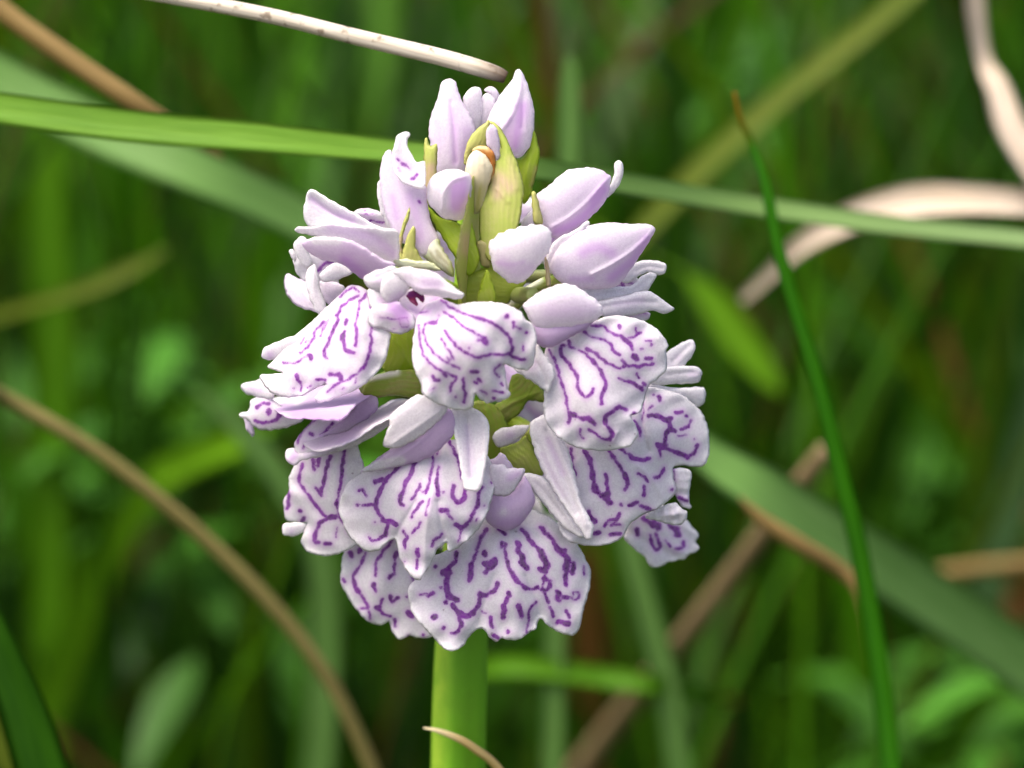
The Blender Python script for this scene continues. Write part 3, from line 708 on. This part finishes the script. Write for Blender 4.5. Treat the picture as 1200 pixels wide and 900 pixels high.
shape("ovary", "T", "-60 290 0 230 100 150 240 90 330 110 300 190 190 210 110 225 30 290 -30 320", "620 340 95 660 325 105", M_OVARY, b, vol=0.8, base=0.0, tint="4 .8:-20 260 60 190 150 130")

# ---- withered central bud and bracts of the tip
b = bud("withered cream and orange bud between the top bracts", 565, 200, 60)
shape("bud_body", "L", "390 790 400 725 430 655 480 638 540 680 582 750 578 810 550 900 510 1060 450 1080 430 920 400 850", "560 200 82", M_CREAM, b, vol=0.8, tint="7 .8:500 900 480 1050", ridge="2 1.5:480 660 520 740")
shape("scar", "L", "440 640 480 605 545 612 590 645 604 740 600 860 560 960 555 800 560 740 530 680 480 645", "570 190 74", M_ORANGE, b, vol=0.6, tint="4 .9:450 630 500 612 550 622;8 .9:580 850 575 930")
shape("petal", "L", "540 490 580 455 618 500 634 580 636 680 610 720 590 670 545 600", "578 170 72", M_PETAL, b, dome=2, base=0.25)
shape("bract", "L", "380 730 398 600 450 510 520 450 557 425 562 480 548 620 520 650 440 650 400 740", "565 150 55", M_BRACT, root, dome=4, base=0.25)
shape("bract", "L", "548 425 600 445 662 510 722 640 772 760 802 900 792 1030 768 1160 730 1240 690 1400 570 1420 505 1310 488 1150 505 1010 545 900 580 820 588 720 612 660 640 600 605 500", "585 160 62 600 240 86", M_BRACT, root, dome=5, ridge="3 2:590 450 680 640 760 900;2 1.5:580 1000 600 900 690 1000", base=0.1, tint="9 .75:620 950 620 830 700 900;5 .3:700 700 740 850", label="broad olive bract wrapped round the tip of the spike")
shape("bract", "L", "818 462 832 440 872 490 900 570 914 660 900 780 870 885 850 960 800 1015 750 850 730 700 780 690 830 640", "625 190 25", M_LIME, root, dome=7, tint="3 .7:890 760 860 880", ridge="2 1.5:830 480 840 700 800 900")
shape("bract", "L", "102 570 118 548 150 605 192 590 196 700 190 820 200 1000 130 1020 104 900 98 700", "500 170 70 505 230 80", M_BRACT, root, dome=4, tint="7 .8:150 760 130 880", base=0.15)
shape("bract", "M", "98 -20 135 10 135 240 220 330 310 355 375 380 420 300 470 500 490 640 420 740 340 640 240 490 160 345 110 200", "510 250 84 545 300 100", M_LIME, root, dome=5, ridge="2 2:140 240 250 450 340 620", tint="4 .5:100 60 110 160")
shape("bract", "M", "445 40 480 50 500 100 502 200 496 350 492 500 500 660 530 840 470 960 380 940 340 800 325 640 355 430 395 260", "550 250 106 545 310 112 545 350 100", M_BRACT, root, dome=4, base=0.25, tint="8 .6:400 480 400 560;6 .5:460 560 470 620;5 -.6:460 100 460 300", ridge="2 2:470 80 420 400 400 650")
shape("bract", "M", "478 505 560 505 575 600 560 680 500 660", "568 300 98", M_BRACT, root, vol=0.5, base=0.5)
shape("bract", "M", "320 620 420 700 520 680 575 600 650 740 820 770 760 850 640 960 360 960 340 800", "575 330 88", M_LIME, root, vol=0.55, base=0.2)
shape("bract", "M", "542 695 578 760 608 920 476 930 500 800", "570 335 120", M_LIME, root, dome=2, base=0.1, tint="4 .2:560 850")
shape("bract", "K", "960 188 957 270 922 370 910 500 945 590 888 575 880 440 918 300", "475 280 118", M_BRACT, root, dome=2, tint="3 .8:900 420 905 500", base=0.2, step=1.8)
shape("bract", "K", "985 328 1002 350 1005 480 1055 570 1070 615 915 598 925 450 950 380", "482 290 122", M_BRACT, root, dome=3, base=0.25, step=1.8)
shape("bract", "K", "850 570 940 560 1010 575 1100 580 1180 640 1080 640 940 625 860 610", "485 308 126", M_OVARY, root, vol=0.5, base=0.5, step=1.8)
shape("bract", "U", "110 520 140 370 190 330 275 320 270 440 290 560 180 560", "465 410 100", M_LIME, root, dome=6, ridge="2 2:150 380 250 520;1.5 2:190 350 270 470")
shape("ovary", "U", "20 640 60 570 180 535 300 545 310 660 160 655 60 670", "460 448 118", M_OVARY, root, vol=0.6, tint="4 .8:60 570 180 545;7 -.1:200 600", base=0.0)
shape("bract", "U", "690 660 720 560 790 560 862 625 872 685 800 680 757 740 700 780 640 840 560 760", "605 470 60", M_OVARY, root, dome=3, ridge="2 2:840 640 700 700 600 790")
shape("bract", "U", "540 680 640 700 700 800 680 960 620 1000 560 900 520 760", "570 510 70", M_OVARY, root, dome=4, ridge="2 2:600 720 620 850 600 960")

# flowers on the far side of the spike, turned half way round it
def turned(src_flower, ang, dz, lab):
    """copy a flower with all its pieces and turn it about the spike's axis"""
    fl = src_flower.copy(); COL.objects.link(fl)
    fl['label'] = lab
    l = Vector(src_flower.location)
    c, s = math.cos(ang), math.sin(ang)
    fl.location = (l.x * c - l.y * s, l.x * s + l.y * c, l.z + dz)
    fl.rotation_euler = (0, 0, ang)
    for ch in src_flower.children:
        k = ch.copy(); COL.objects.link(k); k.parent = fl
flowers = [o for o in root.children if o.name.split('.')[0] == 'flower']
for i, a, dz in ((0, 180, 0.000), (6, 190, -0.001), (8, 172, 0.0)):
    turned(flowers[i], math.radians(a), dz, "flower on the far side of the spike, facing away")
#@@END

# ------------------------------------------------------------------ grass blades and stalks one can tell apart
def blade_material(name, c1, c2, edge=None, transl=0.3, rough=0.45, blot=None, blotscale=120):
    k = NT(name)
    uv = k.coord('UV')
    mp = k.new("ShaderNodeMapping"); mp.inputs['Scale'].default_value = (9, 12, 1)
    k.ln(uv, mp.inputs[0])
    st = k.noise(1.0, 4, mp.outputs[0])
    n = k.noise(60, 3, k.coord())
    c = k.mix(k.remap(st, 0.3, 0.7), c1, c2)
    c = k.mix(k.remap(n, 0.4, 0.75, 0, 0.5), c, tuple(0.7 * v for v in c1))
    if blot:
        c = k.mix(k.remap(k.noise(blotscale * 8, 3, k.coord()), 0.56, 0.7, 0, 0.8), c, blot)
    tipf = k.attr('tip')
    c = k.mix(tipf, c, edge if edge else c2)
    k.ln(c, k.b.inputs['Base Color'])
    k.b.inputs['Roughness'].default_value = rough
    k.b.inputs['Specular IOR Level'].default_value = 0.25
    k.bump(st, 0.4, 0.0003)
    k.translucent(c, transl)
    return k.m

def to_ground(p, t, reach=0.07):
    """the way on from the last point seen down to the ground"""
    p = np.array(p); t = np.array(t) / np.linalg.norm(t)
    a = p + t * reach
    a[2] = max(a[2], 0.03)
    b = p + t * reach * 1.7
    hz = t.copy(); hz[2] = 0
    b = p + hz * reach * 1.7; b[2] = -0.003
    if t[2] < -0.85: a = p * 0.5 + b * 0.5
    return [((1 - s)**2) * p + 2 * s * (1 - s) * a + s * s * b for s in (0.15, 0.3, 0.45, 0.6, 0.75, 0.88, 1.0)]

def blade_geo(path, widths, roll=0.0, fold=0.22, seg=6, round_=False, thick=0.00018):
    """closed ribbon (folded leaf) or round stalk along world points -> verts, faces, uv"""
    V, F, UVs = [], [], []
    m = len(path)
    L = 0.0
    last = None
    for i in range(m):
        p = np.array(path[i])
        t = np.array(path[min(i + 1, m - 1)]) - np.array(path[max(i - 1, 0)])
        t = t / max(np.linalg.norm(t), 1e-9)
        if i: L += np.linalg.norm(p - np.array(path[i - 1]))
        view = np.array(FWD)
        a = np.cross(t, view)
        if np.linalg.norm(a) < 0.25: a = last if last is not None else np.array([1.0, 0, 0])
        a = a - t * np.dot(a, t)
        a /= np.linalg.norm(a)
        if last is not None and np.dot(a, last) < 0: a = -a
        last = a
        b = np.cross(t, a)
        ca, sa = math.cos(roll), math.sin(roll)
        a2, b2 = a * ca + b * sa, b * ca - a * sa
        w = widths[i] / 2
        if round_:
            for j in range(10):
                th = 2 * math.pi * j / 10
                V.append(p + a2 * math.cos(th) * w + b2 * math.sin(th) * w * 0.9); UVs.append((j / 10, L * 10))
        else:
            for side in (1, -1):
                for j in range(seg + 1):
                    u = (j / seg * 2 - 1) * side
                    V.append(p + a2 * u * w + b2 * (abs(u) * fold * w + side * thick * (1 - abs(u)) * 0.5 + 0)); UVs.append((u * 0.5 + 0.5, L * 10))
    n = 10 if round_ else 2 * (seg + 1)
    for i in range(m - 1):
        for j in range(n):
            F.append((i * n + j, i * n + (j + 1) % n, (i + 1) * n + (j + 1) % n, (i + 1) * n + j))
    F.append(tuple(range(n))[::-1]); F.append(tuple((m - 1) * n + j for j in range(n)))
    return V, F, UVs, n

def blade(name, label, cat, pp, mat, round_=False, roll=0.0, fold=0.22, ground='end', reach=0.07, tip=None, k=8):
    """pp: list of (px, py, z, width in photo pixels)"""
    pp = [(x, y, z if z > -600 else -600 + (z + 600) * 3.0, w) for x, y, z, w in pp]
    a = smooth3(pp, k)
    path = [np.array(P(x, y, z)) for x, y, z, w in a]
    sc = [(np.dot(p - np.array(CAM), np.array(FWD)) / D) for p in path]
    wid = [max(w, 0.6) * PX * s for (x, y, z, w), s in zip(a, sc)]
    P0, P1 = path[0], path[-1]
    if ground in ('end', 'both'):
        g = to_ground(path[-1], path[-1] - path[-3], reach)
        path += g; wid += [wid[-1]] * len(g)
    if ground in ('start', 'both'):
        g = to_ground(path[0], path[0] - path[2], reach)
        path = g[::-1] + path; wid = [wid[0]] * len(g) + wid
    V, F, UVs, n = blade_geo(path, wid, roll, fold, round_=round_)
    tipv = np.zeros(len(V))
    if tip is not None:
        end, ln_ = tip
        for i in range(len(path)):
            d = np.linalg.norm(path[i] - (P0 if end == 'start' else P1)) / PX
            tipv[i * n:(i + 1) * n] = max(0, 1 - d / ln_)
    o = link_mesh(name, [tuple(v) for v in V], F, mat, None, dict(tip=tipv), uv=UVs)
    o['label'] = label; o['category'] = cat
    return o

G_BRIGHT = blade_material("grass_fresh", (0.133, 0.3376, 0.006752), (0.1739, 0.3887, 0.01125), edge=(0.3069, 0.4706, 0.1238))
G_LONG = blade_material("grass_long", (0.125, 0.29, 0.02), (0.17, 0.35, 0.03), edge=(0.28, 0.42, 0.17))
G_PALE = blade_material("grass_pale", (0.105, 0.235, 0.045), (0.145, 0.285, 0.07))
G_GREY = blade_material("grass_bluish", (0.05, 0.11, 0.035), (0.07, 0.15, 0.05))
G_MID = blade_material("grass_mid", (0.06138, 0.1944, 0.001688), (0.09207, 0.2455, 0.003376), edge=(0.20, 0.12, 0.015))
G_DEEP = blade_material("grass_deep", (0.02, 0.135, 0.001), (0.035, 0.18, 0.001), edge=(0.3069, 0.1432, 0.01125))
G_DARK = blade_material("grass_dark", (0.018, 0.085, 0.002), (0.03, 0.12, 0.003))
G_OLIVE = blade_material("grass_olive", (0.10, 0.16, 0.01), (0.13, 0.17, 0.015))
D_PALE = blade_material("straw_bleached", (0.62, 0.57, 0.48), (0.46, 0.40, 0.31), edge=(0.06, 0.035, 0.02), transl=0.1, rough=0.6, blot=(0.16, 0.12, 0.08))
D_PINK = blade_material("straw_pinkish", (0.40, 0.31, 0.21), (0.66, 0.58, 0.49), transl=0.2, rough=0.6)
D_TAN = blade_material("straw_tan", (0.18, 0.118, 0.034), (0.22, 0.15, 0.05), transl=0.15, rough=0.6)
D_OLIVE = blade_material("straw_olive", (0.15, 0.13, 0.035), (0.20, 0.17, 0.055), transl=0.15, rough=0.6)
D_BROWN = blade_material("straw_brown", (0.155, 0.115, 0.055), (0.20, 0.15, 0.075), transl=0.15, rough=0.6)
D_GOLD = blade_material("straw_golden", (0.66, 0.50, 0.20), (0.46, 0.28, 0.09), edge=(0.85, 0.75, 0.45), transl=0.1)

blade("grass_blade", "long bright green blade crossing the picture behind the orchid's upper flowers", "grass blade",
      [(-60, 116, -240, 36), (0, 127, -240, 38), (150, 148, -230, 40), (300, 161, -220, 37), (460, 177, -230, 30), (600, 193, -260, 28), (700, 210, -380, 26),
       (860, 237, -520, 25), (1030, 262, -560, 24), (1200, 280, -590, 22), (1290, 292, -590, 20)], G_LONG, roll=-0.15, fold=0.16, ground='both', tip=('end', 1050))
blade("dry_stalk", "bleached dry stalk with a dark broken tip above the top buds", "dry stalk",
      [(110, -20, -100, 18), (300, 15, -80, 18), (420, 44, -60, 19), (520, 68, -40, 20), (575, 84, -30, 19), (593, 91, -28, 14)], D_PALE, round_=True, ground='start', tip=('end', 45))
blade("dry_stalk", "tan dry stalk in the top left corner ending behind the green blade", "dry stalk",
      [(-40, -30, -560, 24), (10, 18, -540, 25), (80, 68, -520, 25), (165, 125, -500, 23), (230, 165, -520, 14), (262, 186, -530, 4)], D_TAN, round_=True, ground='start')
blade("grass_blade", "broad pale blurred blade slanting down behind the long green blade at upper left", "grass blade",
      [(-80, 40, -700, 48), (0, 92, -700, 58), (120, 155, -690, 62), (240, 205, -680, 60), (350, 255, -690, 56), (470, 320, -700, 40), (560, 380, -720, 6)], G_PALE, roll=-0.3, fold=0.12, ground='start')
blade("grass_blade", "slim dark green blade with a reddish tip standing to the right of the orchid", "grass blade",
      [(861, 108, -420, 4), (868, 138, -420, 7), (880, 165, -420, 10), (897, 210, -410, 14), (912, 285, -400, 17), (935, 365, -390, 20), (960, 445, -380, 22), (985, 545, -370, 24), (1010, 650, -360, 25), (1030, 765, -350, 27), (1042, 860, -340, 28), (1048, 930, -330, 28)],
      G_DEEP, roll=0.5, fold=0.4, ground='end', reach=0.1, tip=('start', 75))
blade("dry_leaf", "curled bleached leaf arching in from the right edge", "dry leaf",
      [(870, 352, -760, 12), (905, 320, -740, 18), (940, 288, -720, 26), (1000, 256, -700, 36), (1070, 238, -690, 42), (1140, 236, -680, 38), (1215, 240, -680, 34)], D_PINK, roll=-0.3, fold=0.4, ground='end')
blade("dry_leaf", "pale dry leaf hanging down in the top right corner", "dry leaf",
      [(1140, -40, -700, 22), (1142, 10, -700, 26), (1152, 70, -700, 22), (1168, 105, -690, 32), (1183, 150, -680, 40), (1225, 215, -670, 42), (1270, 270, -670, 44), (1340, 320, -670, 40)], D_PINK, roll=-0.2, fold=0.4, ground='end', reach=0.1)
blade("grass_blade", "olive blade slanting up to the top edge at the right", "grass blade",
      [(1090, -30, -900, 26), (1020, 30, -900, 28), (920, 110, -900, 30), (830, 190, -900, 30), (760, 262, -900, 26), (700, 330, -900, 8)], G_OLIVE, roll=0.2, ground='start', reach=0.06)
blade("grass_blade", "short pale upright blade just right of the top buds", "grass blade",
      [(668, 66, -700, 6), (667, 90, -700, 26), (667, 150, -700, 30), (665, 210, -700, 30), (660, 320, -700, 28), (655, 500, -700, 28)], G_PALE, roll=0.1, ground='end')
blade("grass_blade", "broad pale green blade sloping down to the lower right corner", "grass blade",
      [(760, 470, -640, 20), (830, 535, -640, 50), (900, 580, -640, 66), (1000, 645, -660, 72), (1100, 710, -690, 78), (1200, 780, -720, 80), (1290, 850, -740, 76)], G_PALE, roll=-0.45, fold=0.12, ground='end')
blade("dry_stalk", "pinkish straw running along the lower side of the broad pale blade", "dry stalk",
      [(868, 584, -560, 4), (895, 610, -560, 16), (940, 640, -560, 20), (985, 668, -570, 18), (1010, 700, -560, 14), (1025, 780, -540, 12), (1038, 880, -520, 12), (1044, 960, -520, 12)], D_TAN, round_=True, ground='end')
blade("dry_stalk", "brown straw leaning from beside the dark blade to the bottom edge", "dry stalk",
      [(968, 528, -700, 22), (940, 565, -710, 25), (880, 645, -740, 25), (800, 750, -780, 26), (720, 850, -860, 28), (660, 930, -900, 28)], D_BROWN, round_=True, ground='end')
blade("dry_stalk", "short orange-brown straw at the right edge below the middle", "dry stalk",
      [(1085, 672, -850, 6), (1110, 670, -850, 15), (1160, 664, -850, 16), (1230, 658, -850, 16)], D_TAN, round_=True, ground='end')
blade("dry_stalk", "long olive-brown stalk arching down the left side to the bottom edge", "dry stalk",
      [(-60, 430, -500, 18), (0, 462, -590, 17), (80, 508, -590, 18), (150, 556, -590, 18), (250, 640, -590, 18), (330, 722, -590, 18), (390, 805, -590, 17), (435, 900, -590, 17), (455, 960, -590, 17)], D_OLIVE, round_=True, ground='end')
blade("grass_blade", "deep green blade filling the lower left corner", "grass blade",
      [(-40, 640, -200, 16), (-20, 700, -200, 34), (2, 760, -200, 52), (30, 830, -200, 64), (60, 920, -200, 72)], G_DARK, roll=0.3, fold=0.35, ground='end')
blade("grass_blade", "yellowish green blade beneath the deep green one in the lower left corner", "grass blade",
      [(-60, 760, -320, 40), (-20, 820, -320, 60), (30, 900, -320, 70), (50, 960, -320, 70)], G_OLIVE, roll=0.2, ground='end')
blade("grass_blade", "broad bright leaf pointing down right beside the flower head", "grass blade",
      [(800, 318, -900, 3), (832, 350, -900, 38), (865, 395, -900, 48), (900, 440, -900, 30), (915, 462, -900, 6)], G_BRIGHT, ground='start', reach=0.06)
blade("grass_blade", "bright yellow-green blade rising from the lower right corner", "grass blade",
      [(1050, 960, -950, 56), (1100, 890, -950, 64), (1170, 820, -950, 60), (1250, 740, -950, 50)], G_MID, roll=0.3, ground='start')
blade("grass_blade", "pale grey-green blade in the lower right behind the dark blade", "grass blade",
      [(1070, 960, -1000, 50), (1110, 850, -1000, 60), (1140, 740, -1000, 56), (1180, 600, -1000, 50), (1230, 420, -1000, 40)], G_GREY, ground='start')
blade("grass_blade", "upright green blade near the left edge behind the arching stalk", "grass blade",
      [(48, 130, -1000, 10), (52, 190, -1000, 50), (56, 300, -1000, 60), (64, 420, -1000, 56), (60, 560, -1000, 50)], G_MID, ground='end')
blade("grass_blade", "small olive blade pointing right at the left side", "grass blade",
      [(195, 292, -850, 4), (160, 312, -850, 18), (110, 335, -850, 20), (50, 355, -860, 16), (-40, 380, -900, 14)], G_OLIVE, ground='end')
blade("grass_blade", "broad blurred blade curving up left of the lower flowers", "grass blade",
      [(330, 420, -1100, 12), (270, 450, -1100, 34), (200, 500, -1100, 50), (150, 560, -1100, 50), (110, 650, -1100, 44), (90, 760, -1100, 40), (80, 950, -1100, 40)], G_MID, ground='end')
blade("grass_blade", "second broad blurred blade ending beside the lowest left sepal", "grass blade",
      [(320, 500, -820, 10), (270, 520, -820, 40), (210, 545, -880, 44), (170, 580, -900, 38), (110, 690, -950, 40), (60, 830, -1000, 40), (40, 940, -1000, 40)], G_BRIGHT, ground='end')
blade("grass_blade", "pale blade curving down just left of the flower head", "grass blade",
      [(230, 455, -800, 6), (280, 500, -800, 26), (330, 560, -800, 34), (372, 640, -800, 36), (380, 760, -800, 40), (370, 950, -800, 40)], G_PALE, ground='end')
blade("grass_blade", "bluish blade leaning right in the lower left", "grass blade",
      [(205, 625, -1200, 4), (182, 690, -1200, 32), (150, 760, -1100, 44), (115, 830, -1100, 44), (80, 940, -1100, 44)], G_GREY, ground='end')
blade("grass_blade", "pale vertical blade right of the stem below the flowers", "grass blade",
      [(720, 560, -700, 20), (738, 640, -700, 30), (760, 720, -700, 32), (782, 810, -700, 34), (800, 930, -700, 34)], G_PALE, ground='end')
blade("grass_blade", "level yellow-green blade with a rusty tip right of the stem", "grass blade",
      [(868, 822, -800, 6), (840, 818, -780, 16), (780, 805, -700, 24), (700, 792, -700, 28), (610, 780, -700, 30), (560, 786, -710, 28), (535, 815, -720, 26), (528, 880, -730, 24), (526, 960, -730, 24)], G_MID, ground='end', tip=('start', 90))
blade("dry_leaf", "small golden dry leaf tip across the bottom of the stem", "dry leaf",
      [(496, 853, 60, 2), (515, 857, 62, 6), (540, 867, 62, 9), (560, 880, 58, 10), (580, 896, 50, 10), (605, 930, 40, 11)], D_GOLD, round_=True, ground='end', tip=('start', 50))
blade("grass_blade", "dim green blade crossing behind the lower right straw", "grass blade",
      [(900, 560, -1300, 20), (912, 700, -1300, 44), (925, 800, -1300, 46), (930, 950, -1300, 46)], G_MID, ground='end')

# ------------------------------------------------------------------ the sward behind: nobody could count it
def grass_field():
    V, F, C, T = [], [], [], []
    R = random.Random(11)
    pal = [((0.030, 0.12, 0.001), 30), ((0.050, 0.18, 0.001), 28), ((0.08, 0.25, 0.003), 16), ((0.08, 0.21, 0.03), 6), ((0.015, 0.065, 0.000), 22), ((0.12, 0.055, 0.012), 8), ((0.17, 0.11, 0.04), 2), ((0.10, 0.19, 0.001), 8)]
    cols = [p[0] for p in pal]; wts = [p[1] for p in pal]
    def one(x, y, h, w, col, lean, ang, curl):
        fwd = -math.sin(ang) * h * (lean + curl)
        if y - max(fwd, 0) < 0.085 and h > 0.1: return
        n0 = len(V)
        seg = 6
        d = (math.cos(ang), math.sin(ang))
        fa = R.uniform(-0.9, 0.9)
        ax, ay = math.cos(fa), math.sin(fa)
        for i in range(seg + 1):
            t = i / seg
            r = lean * h * t + curl * h * t * t
            cx, cy = x + d[0] * r, y + d[1] * r
            cz = h * (t - 0.35 * min(1.0, abs(curl)) * t * t)
            ww = w * (1 - t**2.2) * 0.5 + 0.0001
            V.append((cx - ax * ww, cy - ay * ww, cz)); V.append((cx + ay * ww * 0.25, cy - ax * ww * 0.25, cz)); V.append((cx + ax * ww, cy + ay * ww, cz))
            for _ in range(3): C.append(col)
        for i in range(seg):
            a = n0 + i * 3
            F.append((a, a + 1, a + 4, a + 3)); F.append((a + 1, a + 2, a + 5, a + 4))
    for _ in range(5200):
        y = 0.13 + 1.35 * R.random()**1.3
        x = R.uniform(-0.16, 0.16) * (1 + 2.2 * y) + R.uniform(-0.1, 0.1)
        c = R.choices(cols, wts)[0]
        s = 0.58 * R.uniform(0.4, 1.7)
        c = tuple(v * s for v in c)
        dry = c[0] > c[1]
        broad = R.random() < 0.07
        one(x, y, R.uniform(0.09, 0.17) if broad else R.uniform(0.12, 0.30), R.uniform(0.007, 0.012) if broad else R.uniform(0.0018, 0.0055), c, R.uniform(-0.1, 0.45) * (2 if dry else 1), R.uniform(0, 6.28), R.uniform(0, 0.5))
    for _ in range(1500):
        y = R.uniform(0.105, 0.30)
        x = R.uniform(-0.22, 0.22)
        c = R.choices(cols, wts)[0]
        s = 0.50 * R.uniform(0.5, 1.7)
        one(x, y, R.uniform(0.12, 0.26), R.uniform(0.0008, 0.0022), tuple(v * s for v in c), R.uniform(-0.05, 0.22), R.uniform(0, 6.28), R.uniform(0, 0.25))
    for cx, cy, n in ((-0.075, 0.20, 26), (-0.05, 0.26, 18), (-0.09, 0.30, 20), (0.075, 0.22, 26), (0.095, 0.28, 26), (0.06, 0.34, 16)):
        for _ in range(n):      # leafy clumps of other meadow plants
            s = 1.2 * R.uniform(0.5, 1.6)
            one(cx + R.gauss(0, 0.012), cy + R.gauss(0, 0.012), R.uniform(0.07, 0.15), R.uniform(0.004, 0.009), (0.06 * s, 0.20 * s, 0.012 * s), R.uniform(0.1, 0.5), R.uniform(0, 6.28), R.uniform(0.1, 0.6))
    def herb(c, n, size, base):
        # a leafy meadow herb: stem from the ground, soft oval leaves round its top
        c = np.array(c)
        one(c[0], c[1], c[2], 0.0016, tuple(0.6 * v for v in base), 0.0, 0.0, 0.0)
        for k in range(n):
            an = R.uniform(0, 6.28); el = R.uniform(-0.5, 0.7)
            d = np.array([math.cos(an) * math.cos(el), math.sin(an) * math.cos(el), math.sin(el)])
            sd_ = np.cross(d, [0, 0, 1]); sd_ /= np.linalg.norm(sd_)
            L_ = size * R.uniform(0.6, 1.3); s = R.uniform(0.6, 1.4)
            o = c + np.array([R.gauss(0, size * 0.25), R.gauss(0, size * 0.25), -abs(R.gauss(0, size * 0.5))])
            n0 = len(V)
            for i in range(7):
                t = i / 6
                w = L_ * 0.17 * math.sin(math.pi * min(0.98, t * 0.93 + 0.05))
                p = o + d * L_ * t + np.array([0, 0, -0.25 * L_ * t * t])
                for q, dz in ((-1, w * 0.3), (0, 0), (1, w * 0.3)):
                    V.append(tuple(p + sd_ * q * w + np.array([0, 0, dz]))); C.append(tuple(v * s for v in base))
            for i in range(6):
                a = n0 + i * 3
                F.append((a, a + 1, a + 4, a + 3)); F.append((a + 1, a + 2, a + 5, a + 4))
    for px, py, z, n, sz in ((200, 470, -1900, 14, 0.016), (130, 430, -2300, 12, 0.016), (270, 520, -1800, 12, 0.014), (110, 560, -2400, 14, 0.017), (50, 380, -2600, 12, 0.015),
                             (1120, 840, -1500, 14, 0.016), (1180, 780, -1700, 14, 0.016), (1060, 800, -1900, 12, 0.013), (1150, 560, -2500, 14, 0.016), (1110, 470, -2800, 12, 0.016),
                             (870, 60, -2600, 12, 0.014), (930, 330, -2700, 10, 0.014), (340, 690, -2300, 12, 0.012)):
        herb(P(px, py, z), n, sz, (0.045, 0.155, 0.012))
    for _ in range(1500):     # short sward round the foot of the plant, below the picture
        y = R.uniform(-0.2, 0.12); x = R.uniform(-0.35, 0.35)
        if math.hypot(x, y) < 0.012: continue
        c = R.choices(cols, wts)[0]
        one(x, y, R.uniform(0.04, 0.095), R.uniform(0.0015, 0.004), c, R.uniform(0, 0.4), R.uniform(0, 6.28), R.uniform(0, 0.5))
    k = NT("sward"); k.b.inputs['Specular IOR Level'].default_value = 0.2
    at = k.new("ShaderNodeAttribute", attribute_name='col')
    k.ln(at.outputs['Color'], k.b.inputs['Base Color'])
    k.b.inputs['Roughness'].default_value = 0.5
    k.translucent(at.outputs['Color'], 0.3)
    me = bpy.data.meshes.new("grass")
    me.from_pydata(V, [], F)
    ca = me.attributes.new('col', 'FLOAT_COLOR', 'POINT')
    ca.data.foreach_set('color', np.c_[np.array(C), np.ones(len(C))].astype(np.float32).ravel())
    me.polygons.foreach_set('use_smooth', [True] * len(me.polygons))
    me.materials.append(k.m)
    o = bpy.data.objects.new("grass", me)
    COL.objects.link(o)
    o['kind'] = 'stuff'; o['label'] = "dense blurred green meadow grass behind the orchid"; o['category'] = "grass"
grass_field()

def ground():
    k = NT("soil")
    co = k.coord()
    n = k.noise(30, 5, co)
    c = k.mix(k.remap(n, 0.35, 0.65), (0.028, 0.022, 0.010), (0.035, 0.060, 0.010))
    k.ln(c, k.b.inputs['Base Color'])
    k.b.inputs['Roughness'].default_value = 0.95
    k.bump(n, 0.8, 0.01)
    n_ = 80
    xs = np.sign(np.linspace(-1, 1, n_)) * np.abs(np.linspace(-1, 1, n_))**3 * 60
    V, F = [], []
    for j in range(n_):
        for i in range(n_):
            x, y = xs[i], xs[j]
            V.append((x, y, 0.004 * math.sin(x * 23) * math.cos(y * 19) * math.exp(-(x * x + y * y)) - 0.001))
    for j in range(n_ - 1):
        for i in range(n_ - 1):
            a = j * n_ + i
            F.append((a, a + 1, a + 1 + n_, a + n_))
    me = bpy.data.meshes.new("ground"); me.from_pydata(V, [], F); me.materials.append(k.m)
    o = bpy.data.objects.new("ground", me); COL.objects.link(o)
    o['kind'] = 'structure'; o['label'] = "dark mossy soil under the grass"
ground()
